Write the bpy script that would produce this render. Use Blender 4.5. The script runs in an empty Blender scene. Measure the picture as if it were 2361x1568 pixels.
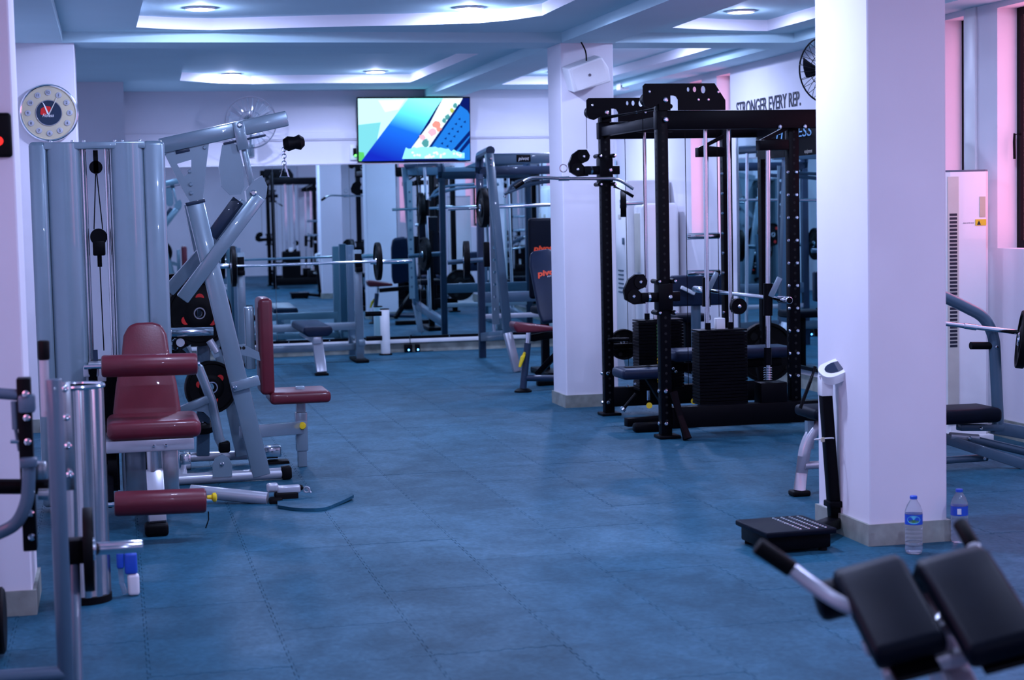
import bpy, bmesh, math, random
from math import sin, cos, pi, radians, hypot
from mathutils import Vector, Matrix
random.seed(7)
scene = bpy.context.scene
COL = scene.collection

# ------------------------------------------------------------------ camera
FPX, CX, CY, CAMH = 4019.0, 1180.5, 784.0, 1.55
PITCH, ROLL, YAW = 0.07377, -0.0213975, 0.223578
fw = Vector((sin(YAW)*cos(PITCH), cos(YAW)*cos(PITCH), -sin(PITCH)))
rt0 = Vector((cos(YAW), -sin(YAW), 0)); up0 = rt0.cross(fw)
rt = rt0*cos(ROLL)+up0*sin(ROLL); up = up0*cos(ROLL)-rt0*sin(ROLL)
cam_d = bpy.data.cameras.new('camera'); cam = bpy.data.objects.new('camera', cam_d); COL.objects.link(cam)
cam.matrix_world = Matrix(((rt.x, up.x, -fw.x, 0), (rt.y, up.y, -fw.y, 0), (rt.z, up.z, -fw.z, CAMH), (0, 0, 0, 1)))
cam_d.sensor_width = 23.5; cam_d.lens = 23.5*FPX/2361.0; cam_d.clip_start = .1; cam_d.clip_end = 120
cam_d.dof.use_dof = True; cam_d.dof.focus_distance = 10.2; cam_d.dof.aperture_fstop = 2.2
scene.camera = cam
# ------------------------------------------------------------------ world, exposure
w = bpy.data.worlds.new('world'); scene.world = w; w.use_nodes = True
w.node_tree.nodes['Background'].inputs[0].default_value = (.30, .36, .62, 1)
w.node_tree.nodes['Background'].inputs[1].default_value = .05
vs = scene.view_settings
vs.view_transform = 'Standard'; vs.look = 'None'; vs.gamma = 1.0; vs.use_curve_mapping = False
vs.exposure = 0.0
LED_COL = (.48, .565, .95); LED_W = 52.0          # ceiling downlights
DAY_COL = (1.0, .36, .62); DAY_S = 3.0             # daylight in the window panes
SUN_NONE = True

# ------------------------------------------------------------------ pixel -> place (real depth planes)
def _ray(x, y): return fw + rt*((x-CX)/FPX) - up*((y-CY)/FPX)
def at(x, y, Y):
    d = _ray(x, y); return Vector((0, 0, CAMH)) + d*(Y/d.y)
def atX(x, y, X):
    d = _ray(x, y); return Vector((0, 0, CAMH)) + d*(X/d.x)
def onz(x, y, z=0.0):
    d = _ray(x, y); return Vector((0, 0, CAMH)) + d*((z-CAMH)/d.z)

# ------------------------------------------------------------------ materials
MATS = {}
def mat(name, col, rough=.5, metal=0.0, var=0.0, scale=8.0, bump=0.0, coat=0.0, bscale=None, rnd=0.0, spec=.5, emis=None, es=0.0, trans=0.0, alpha=1.0, ior=1.45):
    m = bpy.data.materials.new(name); m.use_nodes = True; nt = m.node_tree; N = nt.nodes; L = nt.links
    b = N['Principled BSDF']; b.inputs['Base Color'].default_value = (*col, 1)
    b.inputs['Roughness'].default_value = rough; b.inputs['Metallic'].default_value = metal
    b.inputs['Coat Weight'].default_value = coat; b.inputs['IOR'].default_value = ior
    b.inputs['Specular IOR Level'].default_value = spec
    if trans: b.inputs['Transmission Weight'].default_value = trans
    if alpha < 1: b.inputs['Alpha'].default_value = alpha
    if emis: b.inputs['Emission Color'].default_value = (*emis, 1); b.inputs['Emission Strength'].default_value = es
    if var or bump or rnd:
        tc = N.new('ShaderNodeTexCoord'); nz = N.new('ShaderNodeTexNoise')
        nz.inputs['Scale'].default_value = scale; nz.inputs['Detail'].default_value = 6
        L.new(tc.outputs['Object'], nz.inputs['Vector'])
        if var or rnd:
            rp = N.new('ShaderNodeMapRange'); rp.inputs[3].default_value = 1-var; rp.inputs[4].default_value = 1+var
            rp.inputs[1].default_value = .3; rp.inputs[2].default_value = .7
            L.new(nz.outputs['Fac'], rp.inputs[0])
            fac = rp.outputs[0]
            if rnd:
                oi = N.new('ShaderNodeObjectInfo'); r2 = N.new('ShaderNodeMapRange')
                r2.inputs[3].default_value = 1-rnd; r2.inputs[4].default_value = 1+rnd
                L.new(oi.outputs['Random'], r2.inputs[0])
                mu = N.new('ShaderNodeMath'); mu.operation = 'MULTIPLY'
                L.new(fac, mu.inputs[0]); L.new(r2.outputs[0], mu.inputs[1]); fac = mu.outputs[0]
            vm = N.new('ShaderNodeVectorMath'); vm.operation = 'SCALE'; vm.inputs[0].default_value = col
            L.new(fac, vm.inputs['Scale']); L.new(vm.outputs[0], b.inputs['Base Color'])
        if bump:
            n2 = N.new('ShaderNodeTexNoise'); n2.inputs['Scale'].default_value = bscale or scale*6; n2.inputs['Detail'].default_value = 4
            L.new(tc.outputs['Object'], n2.inputs['Vector'])
            bp = N.new('ShaderNodeBump'); bp.inputs['Strength'].default_value = bump; bp.inputs['Distance'].default_value = .004
            L.new(n2.outputs['Fac'], bp.inputs['Height']); L.new(bp.outputs[0], b.inputs['Normal'])
    MATS[name] = m
    return m
def emit(name, col, s):
    m = bpy.data.materials.new(name); m.use_nodes = True; N = m.node_tree.nodes
    N.remove(N['Principled BSDF']); e = N.new('ShaderNodeEmission'); e.inputs[0].default_value = (*col, 1); e.inputs[1].default_value = s
    m.node_tree.links.new(e.outputs[0], N['Material Output'].inputs[0]); MATS[name] = m; return m

mat('wall', (.75, .725, .79), .75, var=.035, scale=1.7, bump=.12, bscale=30)
mat('ceiling', (.50, .72, .78), .8, var=.03, scale=1.2, bump=.06, bscale=18)
mat('rubber', (.026, .062, .098), .50, spec=.16, var=.30, scale=2.6, bump=.25, bscale=90, rnd=.10)
def smudge(m, col):
    nt = m.node_tree; N = nt.nodes; L = nt.links; b = N['Principled BSDF']
    geo = N.new('ShaderNodeNewGeometry'); out = []
    for sc_, lo_, hi_, det in ((1.3, .80, 1.20, 6), (5.5, .84, 1.18, 9), (38, .88, 1.14, 3)):
        nz = N.new('ShaderNodeTexNoise'); nz.inputs['Scale'].default_value = sc_; nz.inputs['Detail'].default_value = det; nz.inputs['Distortion'].default_value = .6
        mp = N.new('ShaderNodeMapping'); mp.inputs['Scale'].default_value = (1, .8, 1); L.new(geo.outputs['Position'], mp.inputs[0]); L.new(mp.outputs[0], nz.inputs['Vector'])
        mr_ = N.new('ShaderNodeMapRange'); mr_.inputs[1].default_value = .32; mr_.inputs[2].default_value = .68; mr_.inputs[3].default_value = lo_; mr_.inputs[4].default_value = hi_
        L.new(nz.outputs['Fac'], mr_.inputs[0]); out.append(mr_.outputs[0])
    oi = N.new('ShaderNodeObjectInfo'); r2 = N.new('ShaderNodeMapRange'); r2.inputs[3].default_value = .93; r2.inputs[4].default_value = 1.07; L.new(oi.outputs['Random'], r2.inputs[0]); out.append(r2.outputs[0])
    acc = out[0]
    for o in out[1:]:
        mu = N.new('ShaderNodeMath'); mu.operation = 'MULTIPLY'; L.new(acc, mu.inputs[0]); L.new(o, mu.inputs[1]); acc = mu.outputs[0]
    vm = N.new('ShaderNodeVectorMath'); vm.operation = 'SCALE'; vm.inputs[0].default_value = col; L.new(acc, vm.inputs['Scale']); L.new(vm.outputs[0], b.inputs['Base Color'])
    rr = N.new('ShaderNodeMapRange'); rr.inputs[1].default_value = .6; rr.inputs[2].default_value = 1.5; rr.inputs[3].default_value = .60; rr.inputs[4].default_value = .42; L.new(acc, rr.inputs[0]); L.new(rr.outputs[0], b.inputs['Roughness'])
smudge(MATS['rubber'], (.015, .082, .132))
mat('rubber_base', (.02, .025, .03), .8, var=.2)
mat('skirt', (.26, .28, .25), .55, var=.3, scale=9, bump=.2)
mat('grey', (.21, .29, .345), .26, metal=.30, var=.04, scale=4, coat=.6)
mat('bluegrey', (.055, .105, .155), .33, var=.05, scale=4, coat=.3)
mat('navy', (.016, .03, .06), .38, spec=.3, var=.06, coat=.2)
mat('silver', (.46, .47, .52), .28, metal=.35, var=.03, coat=.4)
mat('chrome', (.82, .84, .88), .13, metal=1.0, var=.02, scale=20)
mat('brushed', (.55, .58, .60), .26, metal=1.0, var=.06, scale=12)
mat('black', (.0015, .0015, .003), .42, var=.15, scale=20, bump=.05, spec=.10)
mat('blacksoft', (.002, .004, .010), .48, spec=.11, var=.12, scale=14, bump=.10, bscale=140)
mat('navyvinyl', (.008, .016, .040), .40, spec=.25, var=.10, scale=10, bump=.08, bscale=120)
mat('burgundy', (.12, .010, .020), .38, var=.10, scale=9, bump=.08, bscale=120, coat=.15)
mat('rubberblk', (.002, .002, .003), .55, spec=.14, var=.15, scale=20)
mat('darkglass', (.02, .025, .05), .05, var=.02, coat=1.0)
mat('hole', (.002, .002, .003), .8, var=.05)
mat('mirror', (.56, .78, .82), .0, metal=1.0)
mat('mirrortrim', (.75, .78, .82), .2, metal=1.0, var=.02)
mat('white', (.80, .80, .82), .4, var=.03, scale=6)
mat('whitegloss', (.82, .82, .84), .18, var=.02, scale=5, coat=.5)
mat('beige', (.56, .54, .48), .4, var=.04)
mat('red', (.65, .015, .012), .4, var=.06)
mat('orange', (.75, .06, .012), .5, var=.05)
mat('yellow', (.80, .56, .01), .35, var=.04)
mat('blue', (.02, .09, .55), .35, var=.06)
mat('cyanprint', (.12, .52, .72), .4, var=.15, scale=40)
mat('greenprint', (.08, .25, .06), .4, var=.3, scale=60)
mat('ink', (.01, .012, .03), .6, var=.05)
mat('lettering', (.25, .55, .85), .35, var=.05)
mat('cream', (.52, .46, .33), .4, var=.04)
mat('clear', (.92, .95, 1.0), .04, trans=1.0, var=.01, ior=1.33)
mat('plastic', (.75, .80, .86), .08, trans=.85, var=.01, ior=1.15)
mat('wood_handle', (.30, .20, .12), .5, var=.2)
mat('glassfan', (.75, .80, .88), .12, trans=.6, var=.01, ior=1.1)
emit('lamp_glow', (.86, .90, 1.0), 14.0)
emit('pane_glow', DAY_COL, DAY_S)
emit('led_green', (.1, 1, .1), 5); emit('led_blue', (.1, .35, 1), 8); emit('led_red', (1, .03, .03), 1.5)

# ------------------------------------------------------------------ primitives: each returns (verts, faces)
def V3(p): return Vector(p)
def frame(d, upv=(0, 0, 1)):
    d = Vector(d).normalized(); u = Vector(upv)
    if abs(d.dot(u)) > .98: u = Vector((0, 1, 0)) if abs(d.y) < .9 else Vector((1, 0, 0))
    s = d.cross(u).normalized(); t = s.cross(d).normalized()
    return d, s, t
def _bm(bm):
    bm.verts.ensure_lookup_table(); bm.verts.index_update()
    v = [x.co.copy() for x in bm.verts]; f = [[y.index for y in x.verts] for x in bm.faces]; bm.free(); return v, f
def box(c, s, bev=0.0, seg=2, ax=None):
    """box centred at c, size s, optional axes (x,y,z unit vectors)"""
    bm = bmesh.new(); bmesh.ops.create_cube(bm, size=1)
    for x in bm.verts: x.co = Vector((x.co.x*s[0], x.co.y*s[1], x.co.z*s[2]))
    if bev: bmesh.ops.bevel(bm, geom=list(bm.edges), offset=min(bev, min(s)*.49), segments=seg, affect='EDGES', profile=.5)
    v, f = _bm(bm)
    c = Vector(c)
    if ax: v = [c+ax[0]*p.x+ax[1]*p.y+ax[2]*p.z for p in v]
    else: v = [c+p for p in v]
    return v, f
def bb(x0, x1, y0, y1, z0, z1, bev=0.0, seg=2):
    return box(((x0+x1)/2, (y0+y1)/2, (z0+z1)/2), (abs(x1-x0), abs(y1-y0), abs(z1-z0)), bev, seg)
def beam(p, q, a, b, bev=.006, upv=(0, 0, 1), ext=0.0):
    """rectangular tube from p to q: a across (sideways), b along 'up'"""
    p, q = V3(p), V3(q); d, s, t = frame(q-p, upv)
    return box((p+q)/2, ((q-p).length+ext, a, b), bev, 2, (d, s, t))
def cyl(p, q, r, n=18, r2=None, bev=0.0):
    p, q = V3(p), V3(q); d, s, t = frame(q-p); r2 = r if r2 is None else r2
    L = (q-p).length
    prof = [(0, 0), (r, 0), (r2, L), (0, L)] if not bev else [(0, 0), (r-bev, 0), (r-bev*.3, bev*.3), (r, bev), (r2, L-bev), (r2-bev*.3, L-bev*.3), (r2-bev, L), (0, L)]
    return lathe(prof, p, d, n)
def lathe(prof, o, d, n=24):
    o = V3(o); d, s, t = frame(d); v = []; f = []; rings = []
    for r, h in prof:
        if r < 1e-6: rings.append([len(v)]); v.append(o+d*h)
        else:
            rings.append(list(range(len(v), len(v)+n)))
            v += [o+d*h+(s*cos(2*pi*k/n)+t*sin(2*pi*k/n))*r for k in range(n)]
    for A, B in zip(rings, rings[1:]):
        if len(A) == 1 and len(B) == 1: continue
        for k in range(n):
            k2 = (k+1) % n
            if len(A) == 1: f.append([A[0], B[k2], B[k]])
            elif len(B) == 1: f.append([A[k], A[k2], B[0]])
            else: f.append([A[k], A[k2], B[k2], B[k]])
    return v, f
def smoothpath(pts, sub=6):
    pts = [V3(p) for p in pts]
    if len(pts) < 3 or sub < 2: return pts
    out = []
    for i in range(len(pts)-1):
        a = pts[max(i-1, 0)]; b = pts[i]; c = pts[i+1]; d = pts[min(i+2, len(pts)-1)]
        for k in range(sub):
            t = k/sub
            out.append(.5*((2*b)+(c-a)*t+(2*a-5*b+4*c-d)*t*t+(3*b-a-3*c+d)*t**3))
    return out+[pts[-1]]
def fillet(pts, r, sub=5):
    """polyline with rounded corners"""
    pts = [V3(p) for p in pts]; out = [pts[0]]
    for a, b, c in zip(pts, pts[1:], pts[2:]):
        rr = min(r, (a-b).length*.49, (c-b).length*.49)
        p = b+(a-b).normalized()*rr; q = b+(c-b).normalized()*rr
        for k in range(sub+1):
            t = k/sub; out.append(p*(1-t)**2+b*2*t*(1-t)+q*t*t)
    return out+[pts[-1]]
def tube(pts, r, n=12, sub=1, caps=True, flat=None):
    pts = smoothpath(pts, sub) if sub > 1 else [V3(p) for p in pts]
    v = []; f = []; prev = None
    for i, p in enumerate(pts):
        d = (pts[min(i+1, len(pts)-1)]-pts[max(i-1, 0)])
        if d.length < 1e-9: d = Vector((0, 0, 1))
        d.normalize()
        if prev is None: _, s, t = frame(d)
        else:
            s = prev-d*prev.dot(d)
            s = s.normalized() if s.length > 1e-6 else frame(d)[1]
            t = d.cross(s)
        prev = s
        rr = r[i] if isinstance(r, (list, tuple)) else r
        v += [p+(s*cos(2*pi*k/n)+t*sin(2*pi*k/n))*rr for k in range(n)]
    for i in range(len(pts)-1):
        for k in range(n):
            k2 = (k+1) % n; f.append([i*n+k, i*n+k2, (i+1)*n+k2, (i+1)*n+k])
    if caps: f.append(list(range(n))[::-1]); f.append(list(range((len(pts)-1)*n, len(pts)*n)))
    return v, f
def torus(c, d, R, r, n=28, m=8, a0=0, a1=2*pi):
    c = V3(c); d, s, t = frame(d); full = abs(a1-a0-2*pi) < 1e-6
    cnt = n if full else n+1
    pts = [c+(s*cos(a0+(a1-a0)*k/n)+t*sin(a0+(a1-a0)*k/n))*R for k in range(cnt)]
    v = []; f = []
    for k, p in enumerate(pts):
        rd = (p-c).normalized()
        v += [p+(rd*cos(2*pi*j/m)+d*sin(2*pi*j/m))*r for j in range(m)]
    for k in range(cnt if full else cnt-1):
        k2 = (k+1) % cnt
        for j in range(m):
            j2 = (j+1) % m; f.append([k*m+j, k*m+j2, k2*m+j2, k2*m+j])
    return v, f
def prism(poly, th, o, ux, uy):
    """polygon (2-D list) extruded th, centred on its plane"""
    o = V3(o); ux = V3(ux).normalized(); uy = V3(uy).normalized(); nz = ux.cross(uy)
    n = len(poly)
    v = [o+ux*a+uy*b-nz*th/2 for a, b in poly]+[o+ux*a+uy*b+nz*th/2 for a, b in poly]
    f = [list(range(n))[::-1], list(range(n, 2*n))]+[[i, (i+1) % n, n+(i+1) % n, n+i] for i in range(n)]
    return v, f
def prismw(pts, off):
    """polygon of world points extruded by vector off (both sides half)"""
    off = V3(off); n = len(pts); pts = [V3(p) for p in pts]
    v = [p-off/2 for p in pts]+[p+off/2 for p in pts]
    f = [list(range(n))[::-1], list(range(n, 2*n))]+[[i, (i+1) % n, n+(i+1) % n, n+i] for i in range(n)]
    return v, f
def rrect(w, h, r, n=4):
    out = []
    for cx, cy, a in ((w/2-r, h/2-r, 0), (-w/2+r, h/2-r, pi/2), (-w/2+r, -h/2+r, pi), (w/2-r, -h/2+r, 3*pi/2)):
        for k in range(n+1): out.append((cx+r*cos(a+pi/2*k/n), cy+r*sin(a+pi/2*k/n)))
    return out
def circ2(cx, cy, r, n=16, ry=None): return [(cx+r*cos(2*pi*k/n), cy+(ry or r)*sin(2*pi*k/n)) for k in range(n)]
def holed(outer, holes, th, o, ux, uy):
    """flat plate with holes (filled 2-D curve turned into a mesh)"""
    cu = bpy.data.curves.new('tmp', 'CURVE'); cu.dimensions = '2D'; cu.fill_mode = 'BOTH'; cu.extrude = th/2
    for lp in [outer]+holes:
        s = cu.splines.new('POLY'); s.points.add(len(lp)-1); s.use_cyclic_u = True
        for q, (a, b) in zip(s.points, lp): q.co = (a, b, 0, 1)
    return _curve(cu, o, ux, uy)
def _curve(cu, o, ux, uy):
    ob = bpy.data.objects.new('tmp', cu); COL.objects.link(ob)
    dg = bpy.context.evaluated_depsgraph_get(); me = bpy.data.meshes.new_from_object(ob.evaluated_get(dg))
    bpy.data.objects.remove(ob); bpy.data.curves.remove(cu)
    o = V3(o); ux = V3(ux).normalized(); uy = V3(uy).normalized(); nz = ux.cross(uy)
    v = [o+ux*x.co.x+uy*x.co.y+nz*x.co.z for x in me.vertices]; f = [list(p.vertices) for p in me.polygons]
    bpy.data.meshes.remove(me); return v, f
def text(s, size, o, ux, uy, ext=.001, width=None, align='LEFT', shear=0, bold=0):
    cu = bpy.data.curves.new('tmp', 'FONT'); cu.body = s; cu.size = size; cu.extrude = ext; cu.align_x = align; cu.resolution_u = 3; cu.shear = shear; cu.offset = bold
    v, f = _curve(cu, (0, 0, 0), (1, 0, 0), (0, 1, 0))
    if width and v:
        x0 = min(p.x for p in v); x1 = max(p.x for p in v); k = width/(x1-x0)
        for p in v: p.x = (p.x-x0)*k
    o = V3(o); ux = V3(ux).normalized(); uy = V3(uy).normalized(); nz = ux.cross(uy)
    return [o+ux*p.x+uy*p.y+nz*p.z for p in v], f
def grid_pad(prof, wdt, o, ax_len, ax_up, ax_w, rb=.02):
    """cushion: side profile polygon (len, up) extruded along width with bevelled edges"""
    bm = bmesh.new(); o = V3(o); L = V3(ax_len); U = V3(ax_up); W = V3(ax_w)
    a = [bm.verts.new(o+L*x+U*y-W*wdt/2) for x, y in prof]; b = [bm.verts.new(o+L*x+U*y+W*wdt/2) for x, y in prof]
    n = len(prof); bm.faces.new(a[::-1]); bm.faces.new(b)
    for i in range(n): bm.faces.new([a[i], a[(i+1) % n], b[(i+1) % n], b[i]])
    bmesh.ops.recalc_face_normals(bm, faces=bm.faces)
    e = [x for x in bm.edges if x.is_manifold and x.calc_face_angle(0) > .6]
    bmesh.ops.bevel(bm, geom=e, offset=rb, segments=3, affect='EDGES', profile=.5)
    return _bm(bm)
# ------------------------------------------------------------------ objects
ROOT = {}
def rootloc(o):
    while o is not None and o.parent is not None: o = o.parent
    return o.location if o is not None else Vector((0, 0, 0))
def build(name, prims, m, loc=(0, 0, 0), smooth=35):
    if isinstance(prims, tuple) and len(prims) == 2 and isinstance(prims[0], list): prims = [prims]
    v = []; f = []; L = V3(loc)
    for pv, pf in prims:
        k = len(v); v += [p-L for p in pv]; f += [[i+k for i in q] for q in pf]
    me = bpy.data.meshes.new(name); me.from_pydata(v, [], f); me.validate()
    bm = bmesh.new(); bm.from_mesh(me); bmesh.ops.recalc_face_normals(bm, faces=bm.faces); bm.to_mesh(me); bm.free()
    me.materials.append(MATS[m])
    if smooth:
        me.polygons.foreach_set('use_smooth', [True]*len(me.polygons)); me.set_sharp_from_angle(angle=radians(smooth))
    o = bpy.data.objects.new(name, me); COL.objects.link(o); return o
def part(name, prims, m, parent, label=None, smooth=35):
    o = build(name, prims, m, rootloc(parent), smooth); o.parent = parent
    if label: o['label'] = label
    return o
def tag(o, label, cat, group=None, kind=None):
    o['label'] = label; o['category'] = cat
    if group: o['group'] = group
    if kind: o['kind'] = kind
    return o
def thing(name, label, cat, loc, group=None):
    o = bpy.data.objects.new(name, None); COL.objects.link(o); o.location = loc; o.empty_display_size = .1
    return tag(o, label, cat, group)
def single(name, prims, m, label, cat, loc=(0, 0, 0), group=None):
    o = build(name, prims, m, loc); o.location = loc; return tag(o, label, cat, group)
def struct(name, prims, m, label=None, smooth=35):
    o = build(name, prims, m, (0, 0, 0), smooth); o['kind'] = 'structure'
    if label: o['label'] = label
    return o
def bolt(p, d, parent, r=.011, h=.012, m='chrome'):
    p = V3(p); d = V3(d).normalized()
    part('bolt', lathe([(0, 0), (r, 0), (r, h*.6), (r*.6, h), (0, h)], p, d, 8), m, parent)
X, Yv, Z = Vector((1, 0, 0)), Vector((0, 1, 0)), Vector((0, 0, 1))

# =================================================================== STRUCTURE
YB, XR, XL, YF = 19.28, 5.66, -0.80, -3.0           # back wall, right wall, left wall, front wall (behind the camera)
ZC, ZB, ZT = 2.915, 2.838, 3.0                       # ceiling, beam soffit, tray top
# ---- floor with interlocking rubber tiles
floor = struct('floor', [bb(XL, XR, YF, YB, -.10, -.0125)], 'rubber_base', 'dark blue rubber tiled gym floor')
TW, TL, AMP, NT = .486, .532, .011, 6
def edge_wave(L, n):
    out = []
    for k in range(n):
        a = -L/2+L*k/n; p = L/n
        out += [(a+.04*p, 0), (a+.20*p, 0), (a+.16*p, 1), (a+.64*p, 1), (a+.60*p, 0), (a+.96*p, 0)]
    return out
def tile_mesh(name):
    g = .0007
    ex = edge_wave(TW, NT); ey = edge_wave(TL, NT)
    loop = []
    loop += [(u, -TL/2+g+AMP*s) for u, s in ex]
    loop += [(TW/2-g+AMP*s, u) for u, s in ey]
    loop += [(u, TL/2-g+AMP*s) for u, s in ex[::-1]]
    loop += [(-TW/2+g+AMP*s, u) for u, s in ey[::-1]]
    n = len(loop); b = .0012
    v = []
    for z, k in ((-.0125, 1.0), (-.0012, 1.0), (0, .9987)):
        v += [(x*k, y*k, z) for x, y in loop]
    f = [list(range(2*n, 3*n))]
    for r in (0, n): f += [[r+i, r+(i+1) % n, r+n+(i+1) % n, r+n+i] for i in range(n)]
    me = bpy.data.meshes.new(name); me.from_pydata([Vector(q) for q in v], [], f); me.materials.append(MATS['rubber']); return me
tm = tile_mesh('floor_tile')
tiles = []
P6 = TL/NT
shift = {}
for i in range(-2, 12):
    xc = .06+TW*(i+.5)
    sh = 0 if i < 4 else (P6*1 if i < 7 else P6*4)
    k0 = int((YF-8.6)/TL)-1
    for k in range(k0, 22):
        yc = 8.6+sh+TL*(k+.5)
        if yc-TL/2 < YF-.2 or yc+TL/2 > YB+.45 or xc-TW/2 > XR-.05 or xc+TW/2 < XL-.2: continue
        d = Vector((xc, yc, 0))-Vector((0, 0, CAMH)); fz = d.dot(fw)
        vis = fz > 1 and -80 < CX+FPX*d.dot(rt)/fz < 2440 and CY-FPX*d.dot(up)/fz < 1640
        tiles.append((0 if vis else 1, d.length, xc, yc))
tiles.sort()
rest_v = []; rest_f = []
rn = random.Random(3)
for n, (h, d, xc, yc) in enumerate(tiles):
    dz = rn.uniform(-.0009, .0003)
    if n < 300 and h == 0:
        o = bpy.data.objects.new('tile', tm); COL.objects.link(o); o.parent = floor; o.location = (xc, yc, dz)
    else:
        k = len(rest_v); rest_v += [Vector((q.co.x+xc, q.co.y+yc, q.co.z+dz)) for q in tm.vertices]; rest_f += [[i+k for i in p.vertices] for p in tm.polygons]
rt_ = part('outer_tiles', (rest_v, rest_f), 'rubber', floor, smooth=0); rt_['kind'] = 'stuff'

# ---- walls
struct('wall_back', [bb(XL-.2, XR+.2, YB, YB+.2, -.1, 3.1)], 'wall', 'pale lavender white back wall')
def wall_openings(along0, along1, wins, mk):
    """pieces of wall between and around openings; wins = (a0,a1,z0,z1)"""
    out = []; cur = along0
    for a0, a1, z0, z1 in sorted(wins):
        out.append(mk(cur, a0, -.1, 3.1)); out.append(mk(a0, a1, -.1, z0)); out.append(mk(a0, a1, z1, 3.1)); cur = a1
    out.append(mk(cur, along1, -.1, 3.1)); return out
LW = [(-1.6, -.6, 1.2, 2.4), (4.5, 6.1, 1.1, 2.5)]  # unseen left windows, added to throw pink light from that side
struct('wall_left', wall_openings(YF, YB, LW, lambda a, b, z0, z1: bb(XL-.22, XL, a, b, z0, z1)), 'wall', 'pale left wall behind the weight tower')
RW = [(15.50, 15.87, 1.25, 2.79), (16.30, 16.66, 1.25, 2.79), (10.92, 11.22, 1.24, 2.80), (9.20, 10.46, 1.24, 2.80), (5.2, 6.6, 1.24, 2.80), (1.0, 2.4, 1.24, 2.80)]  # openings nearest the camera are unseen, added to light the room
struct('wall_right', wall_openings(YF, YB, RW, lambda a, b, z0, z1: bb(XR, XR+.22, a, b, z0, z1)), 'wall', 'pale right wall with tall window openings')
struct('wall_front', [bb(XL-.2, XR+.2, YF-.2, YF, -.1, 3.1)], 'wall', 'pale wall seen only in the mirrors')
def window(n, ax, a0, a1, z0, z1, pos, handle=False, mid=True):
    s = .05
    def mk(p0, p1, q0, q1, d0, d1):
        return bb(pos+d0, pos+d1, p0, p1, q0, q1) if ax == 'x' else bb(p0, p1, pos-d1, pos-d0, q0, q1)
    fr = [mk(a0, a0+s, z0, z1, .14, .19), mk(a1-s, a1, z0, z1, .14, .19), mk(a0+s, a1-s, z0, z0+s, .14, .19), mk(a0+s, a1-s, z1-s, z1, .14, .19)]
    if mid: fr.append(mk((a0+a1)/2-.02, (a0+a1)/2+.02, z0+s, z1-s, .14, .19))
    o = struct('window_%d' % n, fr, 'black', 'dark framed window glowing with pink daylight')
    part('pane', [mk(a0+s, a1-s, z0+s, z1-s, .165, .172)], 'pane_glow', o)
    if handle:
        h = part('window_handle', [tube([(pos+.14, a1-.05, 1.98), (pos+.09, a1-.06, 1.98), (pos+.085, a1-.065, 1.93), (pos+.085, a1-.07, 1.82)], .009, 8)], 'black', o)
for n, (a0, a1, z0, z1) in enumerate(RW):
    window(n+1, 'x', a0, a1, z0, z1, XR, handle=(n == 3), mid=(a1-a0 > .6))
def added_window_left(n, a0, a1, z0, z1):
    s = .05; p = XL-.19
    o = struct('window_%d' % n, [bb(p, p+.05, a0, a0+s, z0, z1), bb(p, p+.05, a1-s, a1, z0, z1), bb(p, p+.05, a0+s, a1-s, z0, z0+s), bb(p, p+.05, a0+s, a1-s, z1-s, z1)], 'black', 'added dark framed window on the left out of view')
    part('pane', [bb(p+.02, p+.027, a0+s, a1-s, z0+s, z1-s)], 'pane_glow', o)
for n, q in enumerate(LW): added_window_left(n+7, *q)

# ---- columns (0.4 m square, wood-look skirting)
def column(n, x0, x1, y0, y1, label):
    o = struct('column_%d' % n, [bb(x0, x1, y0, y1, -.02, ZB+.02, .006, 1)], 'wall', label)
    t = .014; h = .098
    part('skirting', [bb(x0-t, x1+t, y0-t, y0, -.01, h), bb(x0-t, x1+t, y1, y1+t, -.01, h), bb(x0-t, x0, y0, y1, -.01, h), bb(x1, x1+t, y0, y1, -.01, h)], 'skirt', o, 'grey wood-look tile skirting')
    return o
column(1, 3.30, 3.68, 7.27, 7.86, 'square lavender column beside the weighing scale')
column(2, 3.43, 3.855, 13.19, 13.60, 'square lavender column beside the black rack')
column(3, XL, -.36, 7.06, 7.50, 'lavender column at the left edge')
column(4, XL, -.222, 13.20, 13.70, 'lavender column carrying the round clock')
column(5, 3.43, 3.85, 1.25, 1.65, 'column seen only in the mirror')
struct('wall_left_return', [bb(XL, .16, 17.9, YB, -.02, 3.0)], 'wall', 'lavender pilaster in the far left corner')
struct('baseboard_right', [bb(XR-.014, XR, YF, YB, -.01, .12)], 'skirt', 'grey wood-look skirting under the right mirror')
struct('baseboard_back', [bb(.16, XR, YB-.014, YB, -.01, .105)], 'skirt', 'grey wood-look skirting under the back mirror')
struct('trim_1', [bb(.16, XR, YB-.035, YB, 2.385, 2.46, .004), bb(.16, XR, YB-.02, YB, 2.372, 2.388)], 'wall', 'pale horizontal ledge across the back wall')
struct('trim_2', [bb(.16, XR, YB-.05, YB, .105, .15, .004)], 'white', 'white strip under the back mirror')

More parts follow.
